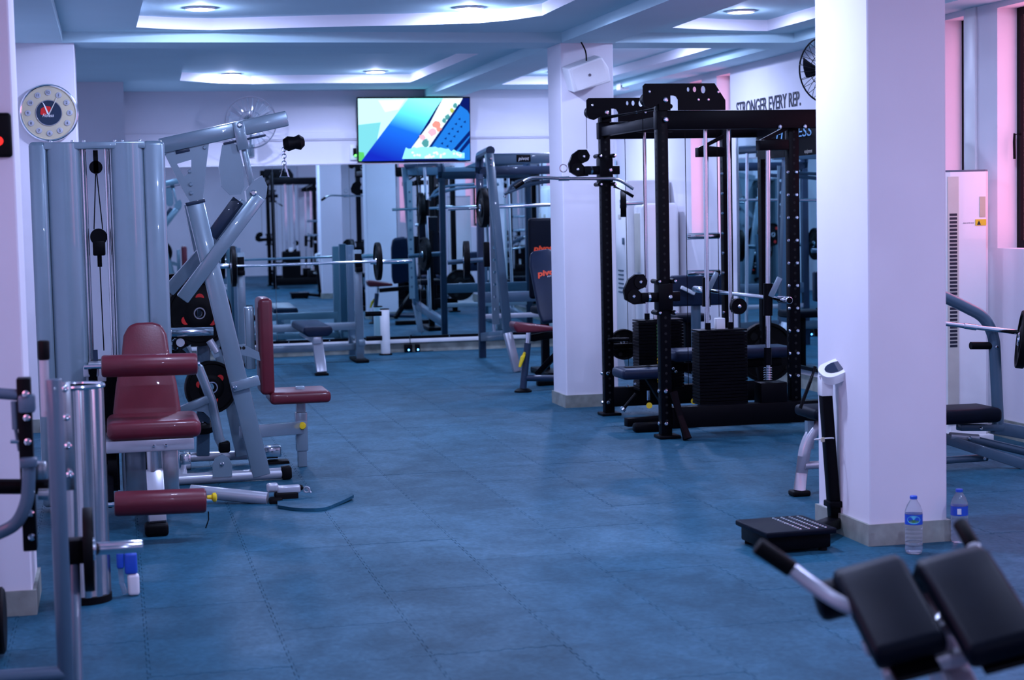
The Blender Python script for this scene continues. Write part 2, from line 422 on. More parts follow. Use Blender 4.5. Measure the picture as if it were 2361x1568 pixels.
# ---- ceiling: bays with recessed trays, beams between
struct('beam_1', [bb(3.43, 3.855, YF, YB, ZB, 3.1)], 'ceiling', 'long ceiling beam over the columns')
struct('beam_2', [bb(XL, 3.43, 13.14, 13.60, ZB, 3.1), bb(3.855, XR, 13.14, 13.60, ZB, 3.1)], 'ceiling', 'cross beam of the ceiling')
struct('beam_3', [bb(XL, 3.43, 7.2, 7.7, ZB, 3.1), bb(3.855, XR, 7.2, 7.7, ZB, 3.1)], 'ceiling', 'cross beam out of view')
struct('beam_4', [bb(5.34, XR, 7.7, 13.14, ZB, 3.1), bb(5.34, XR, 13.6, YB, ZB, 3.1)], 'ceiling', 'edge beam along the right wall')
struct('beam_5', [bb(XL, -.30, 7.7, 13.14, ZB, 3.1)], 'ceiling', 'edge beam along the left wall')
struct('beam_6', [bb(XL, XR, 1.2, 1.7, ZB, 3.1)], 'ceiling', 'cross beam behind the camera')
def bay(n, x0, x1, y0, y1, outline):
    """flat ceiling with a tray-shaped recess (outline = list of (x,y))"""
    cx = sum(a for a, b in outline)/len(outline); cy = (y0+y1)/2
    def to_rect(dx, dy):
        k = min((x1-cx)/dx if dx > 1e-9 else 1e9, (x0-cx)/dx if dx < -1e-9 else 1e9, (y1-cy)/dy if dy > 1e-9 else 1e9, (y0-cy)/dy if dy < -1e-9 else 1e9)
        return (cx+dx*k, cy+dy*k)
    def to_outline(dx, dy):
        best = None
        for (ax, ay), (bx, by) in zip(outline, outline[1:]+outline[:1]):
            ex, ey = bx-ax, by-ay; det = dx*(-ey)+ex*dy
            if abs(det) < 1e-12: continue
            t = ((ax-cx)*(-ey)+ex*(ay-cy))/det; u_ = (dx*(ay-cy)-dy*(ax-cx))/det
            if t > 0 and -1e-6 <= u_ <= 1+1e-6: best = t if best is None else min(best, t)
        return (cx+dx*best, cy+dy*best)
    ring = [(math.atan2(b-cy, a-cx), (a, b), to_rect(a-cx, b-cy)) for a, b in outline]+[(math.atan2(b-cy, a-cx), to_outline(a-cx, b-cy), (a, b)) for a, b in ((x0, y0), (x1, y0), (x1, y1), (x0, y1))]
    ring.sort(key=lambda q: q[0]); m = len(ring)
    cv_ = [Vector((*q[1], ZC)) for q in ring]+[Vector((*q[2], ZC)) for q in ring]
    o = struct('ceiling_%d' % n, (cv_, [[i, (i+1) % m, m+(i+1) % m, m+i] for i in range(m)]), 'ceiling', 'pale recessed tray ceiling', smooth=0)
    m = len(outline); v = [Vector((a, b, ZC)) for a, b in outline]+[Vector((a, b, ZT)) for a, b in outline]
    part('tray_side', (v, [[i, (i+1) % m, m+(i+1) % m, m+i] for i in range(m)]), 'wall', o, smooth=20)
    xs = [a for a, b in outline]; ys = [b for a, b in outline]
    part('tray_top', [bb(min(xs)-.05, max(xs)+.05, min(ys)-.05, max(ys)+.05, ZT, ZT+.02)], 'ceiling', o)
    return o
def ol(pts): return [(p.x, p.y) for p in (onz(a, b, ZC) for a, b in pts)]
t1 = ol([(314, 63), (400, 67.5), (490, 70.5), (606, 66), (771, 61.5), (936, 58.5), (1101, 53), (1180, 46), (1250, 36)])
t1 = [(x, min(y, 13.02)) for x, y in t1]
bay(1, -.30, 3.43, 7.7, 13.14, t1+[(3.0, 8.3), (.28, 8.3)])
t2 = ol([(415, 186), (500, 191), (580, 193.5), (700, 192), (850, 191), (945, 190)])
bay(2, XL, 3.43, 13.6, YB, t2+[(3.15, 14.9), (.65, 14.85)])
t3 = ol([(1550, 64), (1650, 69), (1750, 72), (1860, 72.5)])
bay(3, 3.855, 5.34, 7.7, 13.14, [(min(x, 5.0+.02*i), min(y, 13.0)) for i, (x, y) in enumerate(t3)]+[(5.08, 12.3), (5.08, 8.2), (4.12, 8.2)])
bay(4, 3.855, 5.34, 13.6, YB, [(4.15, 18.5), (5.05, 18.5), (5.1, 16.5), (5.1, 14.35), (4.2, 14.35), (4.1, 16.5)])
struct('ceiling_5', [bb(XL, 3.43, 1.7, 7.2, ZC, ZC+.02), bb(3.855, XR, 1.7, 7.2, ZC, ZC+.02), bb(XL, XR, YF, 1.2, ZC, ZC+.02)], 'ceiling', 'plain ceiling out of view')
struct('ceiling_6', [bb(XL-.2, XR+.2, YF-.2, YB+.2, 3.1, 3.16)], 'ceiling', 'slab over the ceiling')

# ---- downlights: visible ones first, then unseen ones added to light the room
LIGHTS = [(.65, 12.37, ZT, 'round ceiling light at the upper left'), (2.53, 12.27, ZT, 'round ceiling light at the top centre'),
          (1.23, 18.0, ZT, 'round ceiling light above the wall fan'), (2.67, 17.74, ZT, 'round ceiling light above the television'),
          (4.62, 12.40, ZT, 'round ceiling light above the black rack'),
          (4.62, 17.9, ZT, 'added round ceiling light hidden behind the near column'), (4.62, 14.9, ZT, 'added round ceiling light behind the cross beam on the right'),
          (.65, 7.98, ZC, 'added round ceiling light over the leg machine out of frame'), (2.3, 7.98, ZC, 'added round ceiling light over the aisle out of frame'),
          (4.62, 8.8, ZT, 'added round ceiling light over the scale out of frame'),
          (.9, 4.5, ZC, 'added round ceiling light nearest the camera on the left'), (2.9, 4.5, ZC, 'added round ceiling light nearest the camera on the right'),
          (4.8, 4.5, ZC, 'added round ceiling light in the front right bay'), (1.2, -.5, ZC, 'added round ceiling light behind the camera on the left'), (4.4, -.5, ZC, 'added round ceiling light behind the camera on the right')]
for x, y, z, lab in LIGHTS:
    t = thing('ceiling_light', lab, 'ceiling light', (x, y, z), 'round ceiling downlights')
    part('rim', [torus((x, y, z-.006), Z, .096, .009, 28, 6)], 'white', t)
    part('diffuser', [lathe([(0, -.012), (.06, -.012), (.086, -.009), (.09, 0), (0, 0)], (x, y, z), Z, 28)], 'lamp_glow', t)
    ld = bpy.data.lights.new('downlight', 'AREA'); ld.shape = 'DISK'; ld.size = .17; ld.energy = LED_W; ld.color = LED_COL
    near = .78 if y < 6 else .55 if (x > 4 and y < 13) else (1.25 if y < 8 and x > 2 else (.6 if y < 9 else (.85 if y > 17 else 1.0)))
    ld.energy = LED_W*near
    lo = bpy.data.objects.new('downlight', ld); COL.objects.link(lo); lo.parent = t; lo.location = (0, 0, -.014)
    lp_ = bpy.data.lights.new('diffuser_glow', 'POINT'); lp_.energy = LED_W*.30*near; lp_.color = LED_COL; lp_.shadow_soft_size = .02
    lo = bpy.data.objects.new('diffuser_glow', lp_); COL.objects.link(lo); lo.parent = t; lo.location = (0, 0, -.04)

# ---- mirrors
def mirror(name, label, panels, n, cat='mirror'):
    pass
mb = thing('back_mirror', 'wide wall mirror below the television', 'mirror', (2.9, YB-.02, .15))
tz, tx = -.0035, -.0116
for x0, x1 in ((.17, 1.725), (1.732, 3.335), (3.342, 4.93), (4.937, 5.64)):
    c = Vector(((x0+x1)/2, YB-.030, 1.13)); nrm = Vector((tx, -1, tz)).normalized()
    ux = Vector((-nrm.y, nrm.x, 0)).normalized()*1; ux = Vector((1, tx, 0)).normalized(); uz = nrm.cross(ux) if nrm.cross(ux).z > 0 else ux.cross(nrm)
    part('mirror_panel', [box(c, (x1-x0, .006, 1.94), 0, 1, (ux, -nrm, uz))], 'mirror', mb, smooth=0)
part('top_trim', [bb(.17, 5.64, YB-.045, YB-.02, 2.10, 2.112)], 'mirrortrim', mb, 'thin chrome strip')
part('bottom_rail', [bb(.17, 5.64, YB-.05, YB-.02, .15, .18)], 'black', mb, 'black bottom rail')
for k in range(12):
    xx = .5+k*.45; part('mirror_screw', [cyl((xx, YB-.055, .165), (xx, YB-.049, .165), .008, 8)], 'chrome', mb)
mr = thing('side_mirror', 'wall mirror behind the black rack on the right wall', 'mirror', (XR-.02, 14.0, .17))
for y0, y1 in ((13.99, 15.23), (12.70, 13.98)):
    part('mirror_panel', [bb(XR-.032, XR-.026, y0, y1, .20, 2.2)], 'mirror', mr, smooth=0)
part('mirror_edge', [bb(XR-.04, XR-.02, 15.23, 15.26, .18, 2.22)], 'mirrortrim', mr, 'chrome edge strip')
part('top_trim', [bb(XR-.04, XR-.02, 12.70, 15.23, 2.2, 2.212)], 'mirrortrim', mr)
part('bottom_rail', [bb(XR-.045, XR-.02, 12.70, 15.23, .17, .20)], 'black', mr)
# lettering on the right wall
single('wall_lettering', text('STRONGER EVERY REP.', .17, atX(1698, 282, XR-.004)*0+Vector((XR-.003, 15.33, 2.385)), (0, -1, 0), Z, .002, 1.54, bold=.0025), 'ink', 'dark STRONGER EVERY REP. lettering on the right wall', 'lettering')

# =================================================================== OBJECTS
def plate(c, d, R, th, label, group=None, red=False, hub='chrome', spokes=True, cat='weight plate', a0=.9, rr=.68):
    """round weight plate with raised rim, centre ring and grip holes; axis d"""
    c = V3(c); d = V3(d).normalized(); _, s, t = frame(d)
    o = thing('weight_plate', label, cat, c, group)
    h = th/2
    part('disc', [lathe([(.026, -h*.9), (.045, -h), (R*.42, -h*.95), (R*.5, -h*.5), (R*.86, -h*.5), (R*.90, -h), (R*.985, -h), (R, -h*.7), (R, h*.7), (R*.985, h), (R*.90, h), (R*.86, h*.5), (R*.5, h*.5), (R*.42, h*.95), (.045, h), (.026, h*.9), (.026, -h*.9)], c, d, 36)], 'rubberblk', o)
    part('centre_ring', [torus(c-d*h*.98, d, .033, .007, 20, 6), torus(c+d*h*.98, d, .033, .007, 20, 6)], hub, o)
    if spokes:
        for k in range(3):
            a = 2*pi*k/3+a0; p = c+(s*cos(a)+t*sin(a))*R*rr
            part('grip_insert', [cyl(p-d*h*.62, p+d*h*.62, R*.13, 16)], 'red' if red else 'hole', o)
    return o
def pads(c, s, bev, m, parent, name='pad', ax=None, label=None):
    return part(name, [box(c, s, bev, 4, ax)], m, parent, label)

# ------------------------------------------------------------- foreground roman chair (bottom right)
u = Vector((.149, -.031, .037)).normalized(); b_ = Vector((-.029, -.312, -.127)); lv = (b_-u*b_.dot(u)).normalized(); nv = u.cross(lv)*-1
if nv.z < 0: nv = -nv
rc = thing('roman_chair', 'roman chair bench with two black thigh pads in the bottom right foreground', 'exercise bench', (1.6, 3.2, 0))
def thigh_pad(crest, label, ln=.31):
    # side profile: far end curls down, crest, then long slope towards the near end (len along lv, up along nv)
    prof = [(-.125, -.155), (-.088, -.175), (-.045, -.085), (.0, -.062), (ln, -.062), (ln+.015, -.03), (ln+.005, .0), (.10, .004), (.02, .004), (-.035, -.02), (-.075, -.075)]
    return part('thigh_pad', [grid_pad(prof, .155, crest, lv, nv, u, .016)], 'blacksoft', rc, label)
c2 = (at(2110, 1300, 3.466)+u*.078); c2 = Vector((1.757, 3.45, .785))
c1 = Vector((1.612, 3.535, .760))-u*.012
thigh_pad(c2, 'black padded cushion'); thigh_pad(c1, 'black padded cushion', .285)
rl = Vector((1.600, 3.62, .672))
part('roller_pad', [cyl(rl-u*.085, rl+u*.085, .045, 24, bev=.016)], 'blacksoft', rc, 'black roller cushion')
for cc in (c1, c2):
    part('pad_plate', [box(cc+lv*.17-nv*.07, (.10, .30, .012), .003, 1, (u, lv, nv))], 'black', rc)
mid = (c1+c2)/2
spine0 = mid+lv*.02-nv*.10; 
foot_dir = Vector((lv.x, lv.y, 0)).normalized()
part('sliding_beam', [beam(mid-lv*.02-nv*.13, mid+lv*.85-nv*.20, .07, .05, .01)], 'silver', rc, 'glossy white metal beam')
part('cross_arm', [beam(mid+lv*.14-nv*.095-u*.16, mid+lv*.14-nv*.095+u*.16, .05, .03, .006), beam(mid+lv*.24-nv*.095-u*.15, mid+lv*.24-nv*.095+u*.15, .04, .03, .006)], 'silver', rc)
h0 = at(1745, 1258, 3.62); h1 = at(1825, 1312, 3.60); h2 = at(1890, 1362, 3.54); h3 = at(1960, 1404, 3.46)
part('handle_bar', [tube(fillet([h1-(h1-h0)*.1, h1, h2, h3, mid+lv*.13-nv*.10], .05), .0165, 14)], 'silver', rc, 'glossy white handle bar')
part('grip', [cyl(h0, h1+(h1-h0)*.02, .020, 16, bev=.005)], 'rubberblk', rc, 'black foam grip')
off = u*.42
g0 = at(2212, 1205, 3.72); g1 = at(2245, 1262, 3.66)
part('handle_bar', [tube(fillet([g1, c2+u*.05-nv*.06, mid+lv*.13-nv*.10], .06), .0165, 12)], 'silver', rc)
part('grip', [cyl(g0, g1, .018, 14, bev=.005)], 'rubberblk', rc, 'black foam grip')
post_top = mid+lv*.20-nv*.14
pb = Vector((post_top.x-.02, post_top.y-.12, 0))
part('upright', [beam(post_top, pb+Vector((0, 0, .06)), .06, .08, .008, (0, 1, 0))], 'silver', rc, 'glossy white upright')
part('base_rail', [beam(pb+Vector((0, .45, .035)), pb+Vector((-.05, -.75, .035)), .07, .06, .008)], 'silver', rc)
for dy in (.45, -.75):
    q = pb+Vector((-.05 if dy < 0 else 0, dy, .035)); part('foot', [beam(q-X*.3, q+X*.3, .06, .06, .008)], 'silver', rc)
    for sx in (-1, 1): part('foot_cap', [box(q+X*.305*sx, (.03, .075, .07), .008)], 'rubberblk', rc)

# ------------------------------------------------------------- weighing scale by the column
ws = thing('weighing_scale', 'black platform scale with white tilted display beside the column', 'scale', (3.05, 7.75, 0))
zt = .105
cs = [onz(a, b, zt) for a, b in ((1716, 1203), (1828, 1183), (1922, 1214), (1776, 1234))]
pc = sum(cs, Vector())/4; e1 = ((cs[3]-cs[0])+(cs[2]-cs[1]))/2; e2 = ((cs[1]-cs[0])+(cs[2]-cs[3]))/2
a1 = e1.normalized(); a2 = (e2-a1*e2.dot(a1)).normalized(); L1, L2 = e1.length, e2.length
part('platform', [box(pc-Z*.012, (L1, L2, .026), .008, 3, (a1, a2, Z))], 'blacksoft', ws, 'black ribbed platform')
for i in range(4):
    for j in range(12):
        p = pc+a1*(L1*(-.30+.2*i))+a2*(L2*(-.40+.8*j/11)) if False else pc+a2*(L2*(.02+.12*i))+a1*(L1*(-.40+.8*j/11))
        part('grip_stud', [lathe([(.007, 0), (.005, .003), (0, .004)], p+Z*.001, Z, 8)], 'brushed', ws)
part('body', [box(pc-Z*.055, (L1*.86, L2*.90, .07), .01, 2, (a1, a2, Z))], 'black', ws)
for sx in (-1, 1):
    for sy in (-1, 1): part('foot', [cyl(pc+a1*L1*.36*sx+a2*L2*.36*sy+Z*(-zt), pc+a1*L1*.36*sx+a2*L2*.36*sy+Z*(-zt+.03), .02, 12)], 'rubberblk', ws)
pbx = at(1926, 1228, 7.62); pb = Vector((pbx.x, pbx.y, 0)); ptop = at(1903, 905, 7.62)
part('post', [beam(pb+Z*.02, ptop, .052, .052, .006, (0, 1, 0))], 'black', ws, 'black post')
part('post_collar', [box(pb+Z*.14+Vector((0, 0, 0)), (.085, .085, .03), .006)], 'black', ws)
part('post_bracket', [beam(pb+Z*.05, pc+a2*L2*.40-Z*.04, .08, .05, .006)], 'black', ws)
part('post_sleeve', [beam(ptop-Z*.015, ptop+Z*.085, .058, .058, .006, (0, 1, 0))], 'whitegloss', ws, 'white sleeve')
hc = at(1927, 856, 7.60); hx = (at(1962, 840, 7.60)-at(1888, 872, 7.60)).normalized(); hy = Vector((-.1, .80, .35)); hy = (hy-hx*hy.dot(hx)).normalized(); hz = hx.cross(hy)
head = part('display_head', [prism(rrect(.155, .125, .05, 6), .045, hc, hx, hy)], 'whitegloss', ws, 'white rounded display head')
part('display_window', [prism(circ2(0, 0, .052, 24, .040), .004, hc+hz*.0235, hx, hy)], 'darkglass', head, 'dark shiny display window')
part('display_knob', [cyl(hc-hx*.075-hz*.02, hc-hx*.085-hz*.02+Z*.03, .008, 8)], 'whitegloss', head)
part('cable_tie', [torus(at(1900, 1012, 7.6), (0, .2, 1), .045, .003, 20, 5)], 'white', ws, 'white tie around the post')
part('tie_tag', [box(at(1897, 1014, 7.56), (.018, .01, .022), .003)], 'cream', ws)
part('rear_lever', [tube([at(1880, 845, 7.75), at(1868, 880, 7.75), at(1845, 942, 7.75)], .009, 8)], 'black', ws)

# ------------------------------------------------------------- water bottles
def bottle(base, h, label, lab_m, full):
    o = thing('water_bottle', label, 'bottle', base, 'water bottles on the floor')
    R = .0385; base = V3(base)
    prof = [(0, .002), (.026, .0), (.034, .004), (R, .016)]
    zz = .03
    while zz < h*.46: prof += [(R, zz), (R-.0022, zz+.005), (R, zz+.010)]; zz += .018
    prof += [(R, h*.50), (R-.0015, h*.505), (R-.0015, h*.70), (R, h*.71), (R*.97, h*.75), (R*.75, h*.84), (R*.42, h*.92), (R*.36, h*.94), (R*.36, h*.965)]
    inner = [(max(r-.0012, 0), z) for r, z in prof[::-1]]
    part('body', [lathe(prof, base, Z, 32)], 'plastic', o, 'clear ribbed plastic body')
    part('cap', [lathe([(0, h*.945), (R*.40, h*.945), (R*.43, h*.95), (R*.43, h*.992), (R*.38, h), (0, h)], base, Z, 20)], 'blue', o, 'blue screw cap')
    sl = part('sleeve', [lathe([(R+.0006, h*.515), (R+.0006, h*.69)], base, Z, 32)], 'blue', o, 'blue printed label')
    if lab_m:
        d = Vector((-base.x, -base.y, 0)).normalized(); s = Z.cross(d)
        for nm, m_, rx, rz, cz, ofs in (('label_oval', 'cyanprint', .030, .018, .605, .0012), ('label_hills', 'greenprint', .022, .006, .58, .0018)):
            vv = []; n = 24
            vv.append(base+Z*h*cz+d*(R+ofs))
            for k in range(n):
                a = 2*pi*k/n; xa = rx*cos(a)/R
                vv.append(base+Z*(h*cz+rz*sin(a))+(d*cos(xa)+s*sin(xa))*(R+ofs))
            part(nm, (vv, [[0, 1+k, 1+(k+1) % n] for k in range(n)]), m_, sl)
    else:
        d = Vector((-base.x, -base.y, 0)).normalized(); s = Z.cross(d)
        part('barcode_patch', [box(base+Z*h*.60+d*(R+.001), (.018, .002, .026), 0, 1, (s, d, Z))], 'white', sl)
    if full:
        part('water', [lathe([(0, .006), (R-.004, .012), (R-.004, h*full), (0, h*full)], base, Z, 24)], 'clear', o)
    return o
bottle(onz(2107, 1276), .258, 'water bottle with blue cap and landscape label in front of the column', True, .16)
bottle(onz(2212, 1250), .245, 'water bottle with blue cap standing at the right corner of the column', False, 0)

# ------------------------------------------------------------- small flat bench left of the scale
fb = thing('flat_bench', 'small black topped bench with curved silver legs behind the scale', 'exercise bench', (3.77, 9.0, 0))
pz = .475
part('seat', [bb(3.565, 4.20, 8.53, 8.83, pz-.06, pz, .024, 4)], 'blacksoft', fb, 'black vinyl pad')
part('seat_plate', [bb(3.62, 4.15, 8.58, 8.78, pz-.075, pz-.06)], 'black', fb)
for sx, xx in ((1, 3.53), (-1, 4.22)):
    f0 = Vector((xx, 8.67, 0))
    part('leg', [tube(fillet([f0+Z*.03, f0+Vector((.035*sx, 0, .27)), f0+Vector((.10*sx, .0, .375)), f0+Vector((.24*sx, .0, .392))], .12), .033, 16)], 'silver', fb, 'curved silver leg')
    part('foot_cap', [box(f0+Z*.015, (.10, .085, .03), .01, 3)], 'rubberblk', fb)
    part('support', [bb(xx+.06*sx-.018, xx+.06*sx+.018, 8.65, 8.69, .25, .40)], 'grey', fb)
part('stretcher', [cyl((3.56, 8.67, .16), (4.19, 8.67, .16), .022, 12)], 'silver', fb)

# ------------------------------------------------------------- black cable rack (functional trainer with smith bar)
rk = thing('cable_rack', 'tall black perforated cable rack with weight stacks and guided bar', 'power rack', (4.2, 11.9, 0))
PW = .075
def rpost(x, y, z0, z1, nm='post'):
    o = part(nm, [bb(x-PW/2, x+PW/2, y-PW/2, y+PW/2, z0, z1, .006, 2)], 'black', rk)
    hs = []
    z = z0+.10
    while z < z1-.05:
        hs.append(cyl((x-PW/2-.0008, y, z), (x-PW/2+.002, y, z), .0095, 8)); hs.append(cyl((x, y-PW/2-.0008, z), (x, y-PW/2+.002, z), .0095, 8)); z += .0535
    h = part('peg_holes', hs, 'hole', o); h['kind'] = 'stuff'
    return o
YN, YFr = 11.18, 12.59
rpost(3.592, YN, .02, 2.292); rpost(3.60, YFr, .02, 2.298)
rpost(4.545, YN+.06, .13, 2.13); rpost(4.545, YFr-.03, .13, 2.13)
rpost(4.84, YN, .02, 2.20); rpost(4.86, YFr, .02, 2.20)
for yy in (YN, YFr):
    part('top_beam', [bb(3.55, 4.90, yy-.037, yy+.037, 2.07, 2.195, .006)], 'black', rk)
    part('bottom_beam', [bb(3.63, 4.90, yy-.04, yy+.04, .065, .21, .006)], 'black', rk)
    part('foot_plate', [bb(3.53, 3.68, yy-.075, yy+.075, 0, .022, .006)], 'black', rk)
    part('foot_plate', [bb(4.77, 4.93, yy-.075, yy+.075, 0, .022, .006)], 'black', rk)
    # pulley bracket plate on the front post
    oy = yy-.045
    outer = [(-.145, -.045), (-.145, .062), (-.129, .078), (.355, .078), (.43, -.035), (.43, -.10), (.098, -.10), (.098, -.03), (.085, -.008), (.066, -.002), (.045, -.002), (.045, -.10), (-.035, -.10), (-.035, -.055), (-.06, -.07), (-.09, -.085), (-.125, -.075)]
    hol = [circ2(.17, .038, .010, 12, .016), circ2(.215, .038, .013, 12, .019), circ2(.275, .036, .017, 14, .025)]
    part('pulley_plate', [holed(outer, hol, .010, (3.60, oy, 2.295), X, Z)], 'black', rk, 'black pulley plate with round holes')
    for hx, hz in ((-.10, .025), (.40-.02, .02), (.24, -.03), (.31, -.03)): bolt((3.60+hx, oy-.004, 2.295+hz), -Yv, rk, .010, .010)
    for hz in (2.265, 2.135): bolt((3.61, yy-.049, hz), -Yv, rk, .017, .014)
    for hz in (.32, .10): bolt((3.585, yy-.038, hz), -Yv, rk, .014, .012); bolt((3.553, yy, hz), -X, rk, .014, .012)
    part('cable', [tube([(3.46, yy-.02, 2.27), (3.46, yy-.02, 2.0 if yy > 12 else 1.02)], .0025, 6), tube([(4.02, yy+.1 if yy < 12 else yy-.12, 2.2), (4.02, yy+.1 if yy < 12 else yy-.12, .80)], .0025, 6), tube([(3.77, yy+.03, 2.2), (3.77, yy+.03, .35)], .0025, 6)], 'black', rk)
    part('pulley_wheel', [cyl((3.50, yy-.03, 2.27), (3.50, yy+.03, 2.27), .045, 20)], 'black', rk)
part('crossmember', [bb(3.565, 3.625, YN, YFr, 2.09, 2.16, .006)], 'black', rk)
part('pull_up_bar', [tube([(3.66, YN, 2.225), (3.58, YFr, 2.225)], .017, 12)], 'black', rk, 'black round pull-up bar')
for xx in (4.86,):
    part('crossmember', [bb(xx-.035, xx+.035, YN, YFr, .07, .14, .006)], 'black', rk)
hd = part('header_board', [bb(4.795, 4.807, YN+.05, YFr-.05, 1.90, 2.12)], 'black', rk, 'black header board with cut-out letters')
part('header_lettering', text('FITNESS', .105, atX(1790, 322, 4.793), (0, -1, 0), Z, .001, atX(1790, 322, 4.793).y-atX(1873, 318, 4.793).y, shear=.2), 'lettering', hd, 'blue FITNESS lettering')
part('header_fine_print', text('equipment', .04, (4.793, 11.62, 1.915), (0, -1, 0), Z, .001, .14), 'beige', hd)
# weight stacks
def stack(x0, x1, y0, y1, n, z0, z1, rod_top, nm):
    st = part('weight_stack', [bb(x0, x1, y0, y1, z1-.012, z1, .003)], 'black', rk, 'black weight stack')
    hgt = (z1-.016-z0)/n
    for k in range(n):
        part('stack_plate', [bb(x0, x1, y0, y1, z0+k*hgt, z0+(k+1)*hgt-.003, .002, 1)], 'black', st)
    xm = (x0+x1)/2; ym = (y0+y1)/2
    for dx in (-.083, .083):
        part('guide_rod', [cyl((xm+dx, ym, .12), (xm+dx, ym, rod_top), .0135, 14)], 'chrome', rk, 'chrome guide rod')
        part('rod_bumper', [cyl((xm+dx, ym, z1), (xm+dx, ym, z1+.045), .02, 14)], 'black', rk)
    part('rod_top_bracket', [bb(x0+.04, x1-.04, ym-.03, ym+.03, rod_top-.01, rod_top+.03)], 'black', rk)
    part('carriage', [bb(xm-.03, xm+.035, ym-.025, ym+.025, z1, z1+.075, .004)], 'white', rk, 'white lifting block')
    return st
stack(3.868, 4.215, 11.26, 11.42, 22, .20, .712, 2.10, 0)
s2 = stack(3.765, 4.115, 12.33, 12.49, 22, .20, .725, 2.12, 1)
for k in range(18): part('stack_mark', [bb(3.905, 3.912, 12.324, 12.331, .25+k*.025, .265+k*.025)], 'yellow' if k < 8 else 'greenprint', s2)
part('selector_pulley', [cyl((4.145, 11.22, .87), (4.145, 11.27, .87), .055, 24)], 'black', rk)
bolt((4.145, 11.218, .87), -Yv, rk, .013, .008)
# trolleys on the front posts
def trolley(x, y, z, arm):
    t = part('trolley', [bb(x-.05, x+.05, y-.055, y+.055, z-.09, z+.09, .006), bb(x-.16, x+.11, y-.03, y+.03, z-.032, z+.032, .005)], 'black', rk, 'black sliding pulley trolley')
    for dz in (-.105, .105):
        for dx in (-.055, .055):
            part('roller', [cyl((x+dx, y-.06, z+dz), (x+dx, y+.06, z+dz), .016, 12)], 'black', t); bolt((x+dx+.01, y-.061, z+dz), -Yv, rk, .010, .008)
    part('pulley_housing', [prismw([Vector((x+a, y, z+b)) for a, b in ((-.13, -.04), (-.21, -.045), (-.27, -.01), (-.28, .05), (-.25, .12), (-.20, .155), (-.14, .155), (-.115, .11), (-.14, .07), (-.18, .05), (-.15, .02))], (0, .035, 0))], 'black', t)
    for a, b in ((-.165, .105), (-.215, .01)):
        part('pulley_wheel', [cyl((x+a, y-.026, z+b), (x+a, y+.026, z+b), .045, 20)], 'rubberblk', t); bolt((x+a, y-.027, z+b), -Yv, rk, .011, .008)
    part('pull_pin', [cyl((x-.12, y-.034, z), (x-.105, y-.034, z), .03, 10)], 'chrome', t)
    bolt((x+.03, y-.056, z), -Yv, rk, .014, .01)
    return t
trolley(3.60, YFr, 1.84, True); trolley(3.592, YN, .955, False)
part('grip_arm', [tube([(3.66, YFr-.03, 1.72), (3.75, YFr-.06, 1.67), (3.80, YFr-.06, 1.64)], .012, 8)], 'black', rk)
part('storage_peg', [tube([at(1552, 905, 11.12), at(1585, 1012, 11.0)], .031, 14)], 'black', rk, 'black padded storage peg')
part('storage_peg', [cyl(at(1402, 783, 12.5), at(1450, 783, 12.5), .014, 12)], 'black', rk)
# smith guide rods and bar
for yy, zb in ((YN+.04, .36), (YFr-.10, .36)):
    part('bar_guide_rod', [cyl((4.345, yy, zb), (4.365, yy, 1.94), .0165, 16)], 'chrome', rk, 'chrome bar guide rod')
    part('guide_top_bracket', [bb(4.29, 4.50, yy-.04, yy+.04, 1.925, 1.995, .004), prismw([Vector((4.30, yy, 1.995)), Vector((4.50, yy, 2.09)), Vector((4.50, yy, 2.06)), Vector((4.38, yy, 2.005)), Vector((4.50, yy, 1.995))], (0, .03, 0))], 'black', rk)
    part('guide_base', [bb(4.27, 4.46, yy-.07, yy+.07, .19, .345, .006)], 'black', rk)
    part('spring', [torus((4.345, yy, .36+.016*k), Z, .026, .004, 18, 5) for k in range(6)], 'chrome', rk)
    part('rod_sleeve', [cyl((4.345, yy, .46), (4.347, yy, .58), .026, 14)], 'black', rk)
    part('bar_carriage', [cyl((4.35, yy, .80), (4.355, yy, 1.02), .032, 16)], 'black', rk)
    part('catch_hook', [beam((4.36, yy-.03, .93), (4.42, yy-.05, 1.06), .012, .04, .003)], 'grey', rk)
part('guided_bar', [cyl((4.40, 10.97, .915), (4.40, 12.86, .915), .0145, 16)], 'chrome', rk, 'chrome guided bar')
for ya, yb in ((10.95, 11.13), (12.66, 12.90)): part('bar_sleeve', [cyl((4.40, ya, .915), (4.40, yb, .915), .025, 18, bev=.004)], 'chrome', rk)
part('bar_end', [cyl((4.40, 10.945, .915), (4.40, 10.952, .915), .02, 16)], 'black', rk)
for k in range(10):
    bolt((4.508, YN+.03, .38+k*.155), -X, rk, .012, .012); bolt((4.558, YN+.022, .38+k*.155), -Yv, rk, .012, .012)
    bolt((4.508, YFr-.06, .45+k*.15), -X, rk, .011, .014)
for xx in (4.42, 4.60): bolt((xx, YN-.04, 2.08), -Yv, rk, .014, .012)
for zz in (1.33, 1.05): part('plate_horn', [cyl((4.26, 12.66, zz), (4.52, 12.66, zz), .024, 16)], 'chrome', rk)

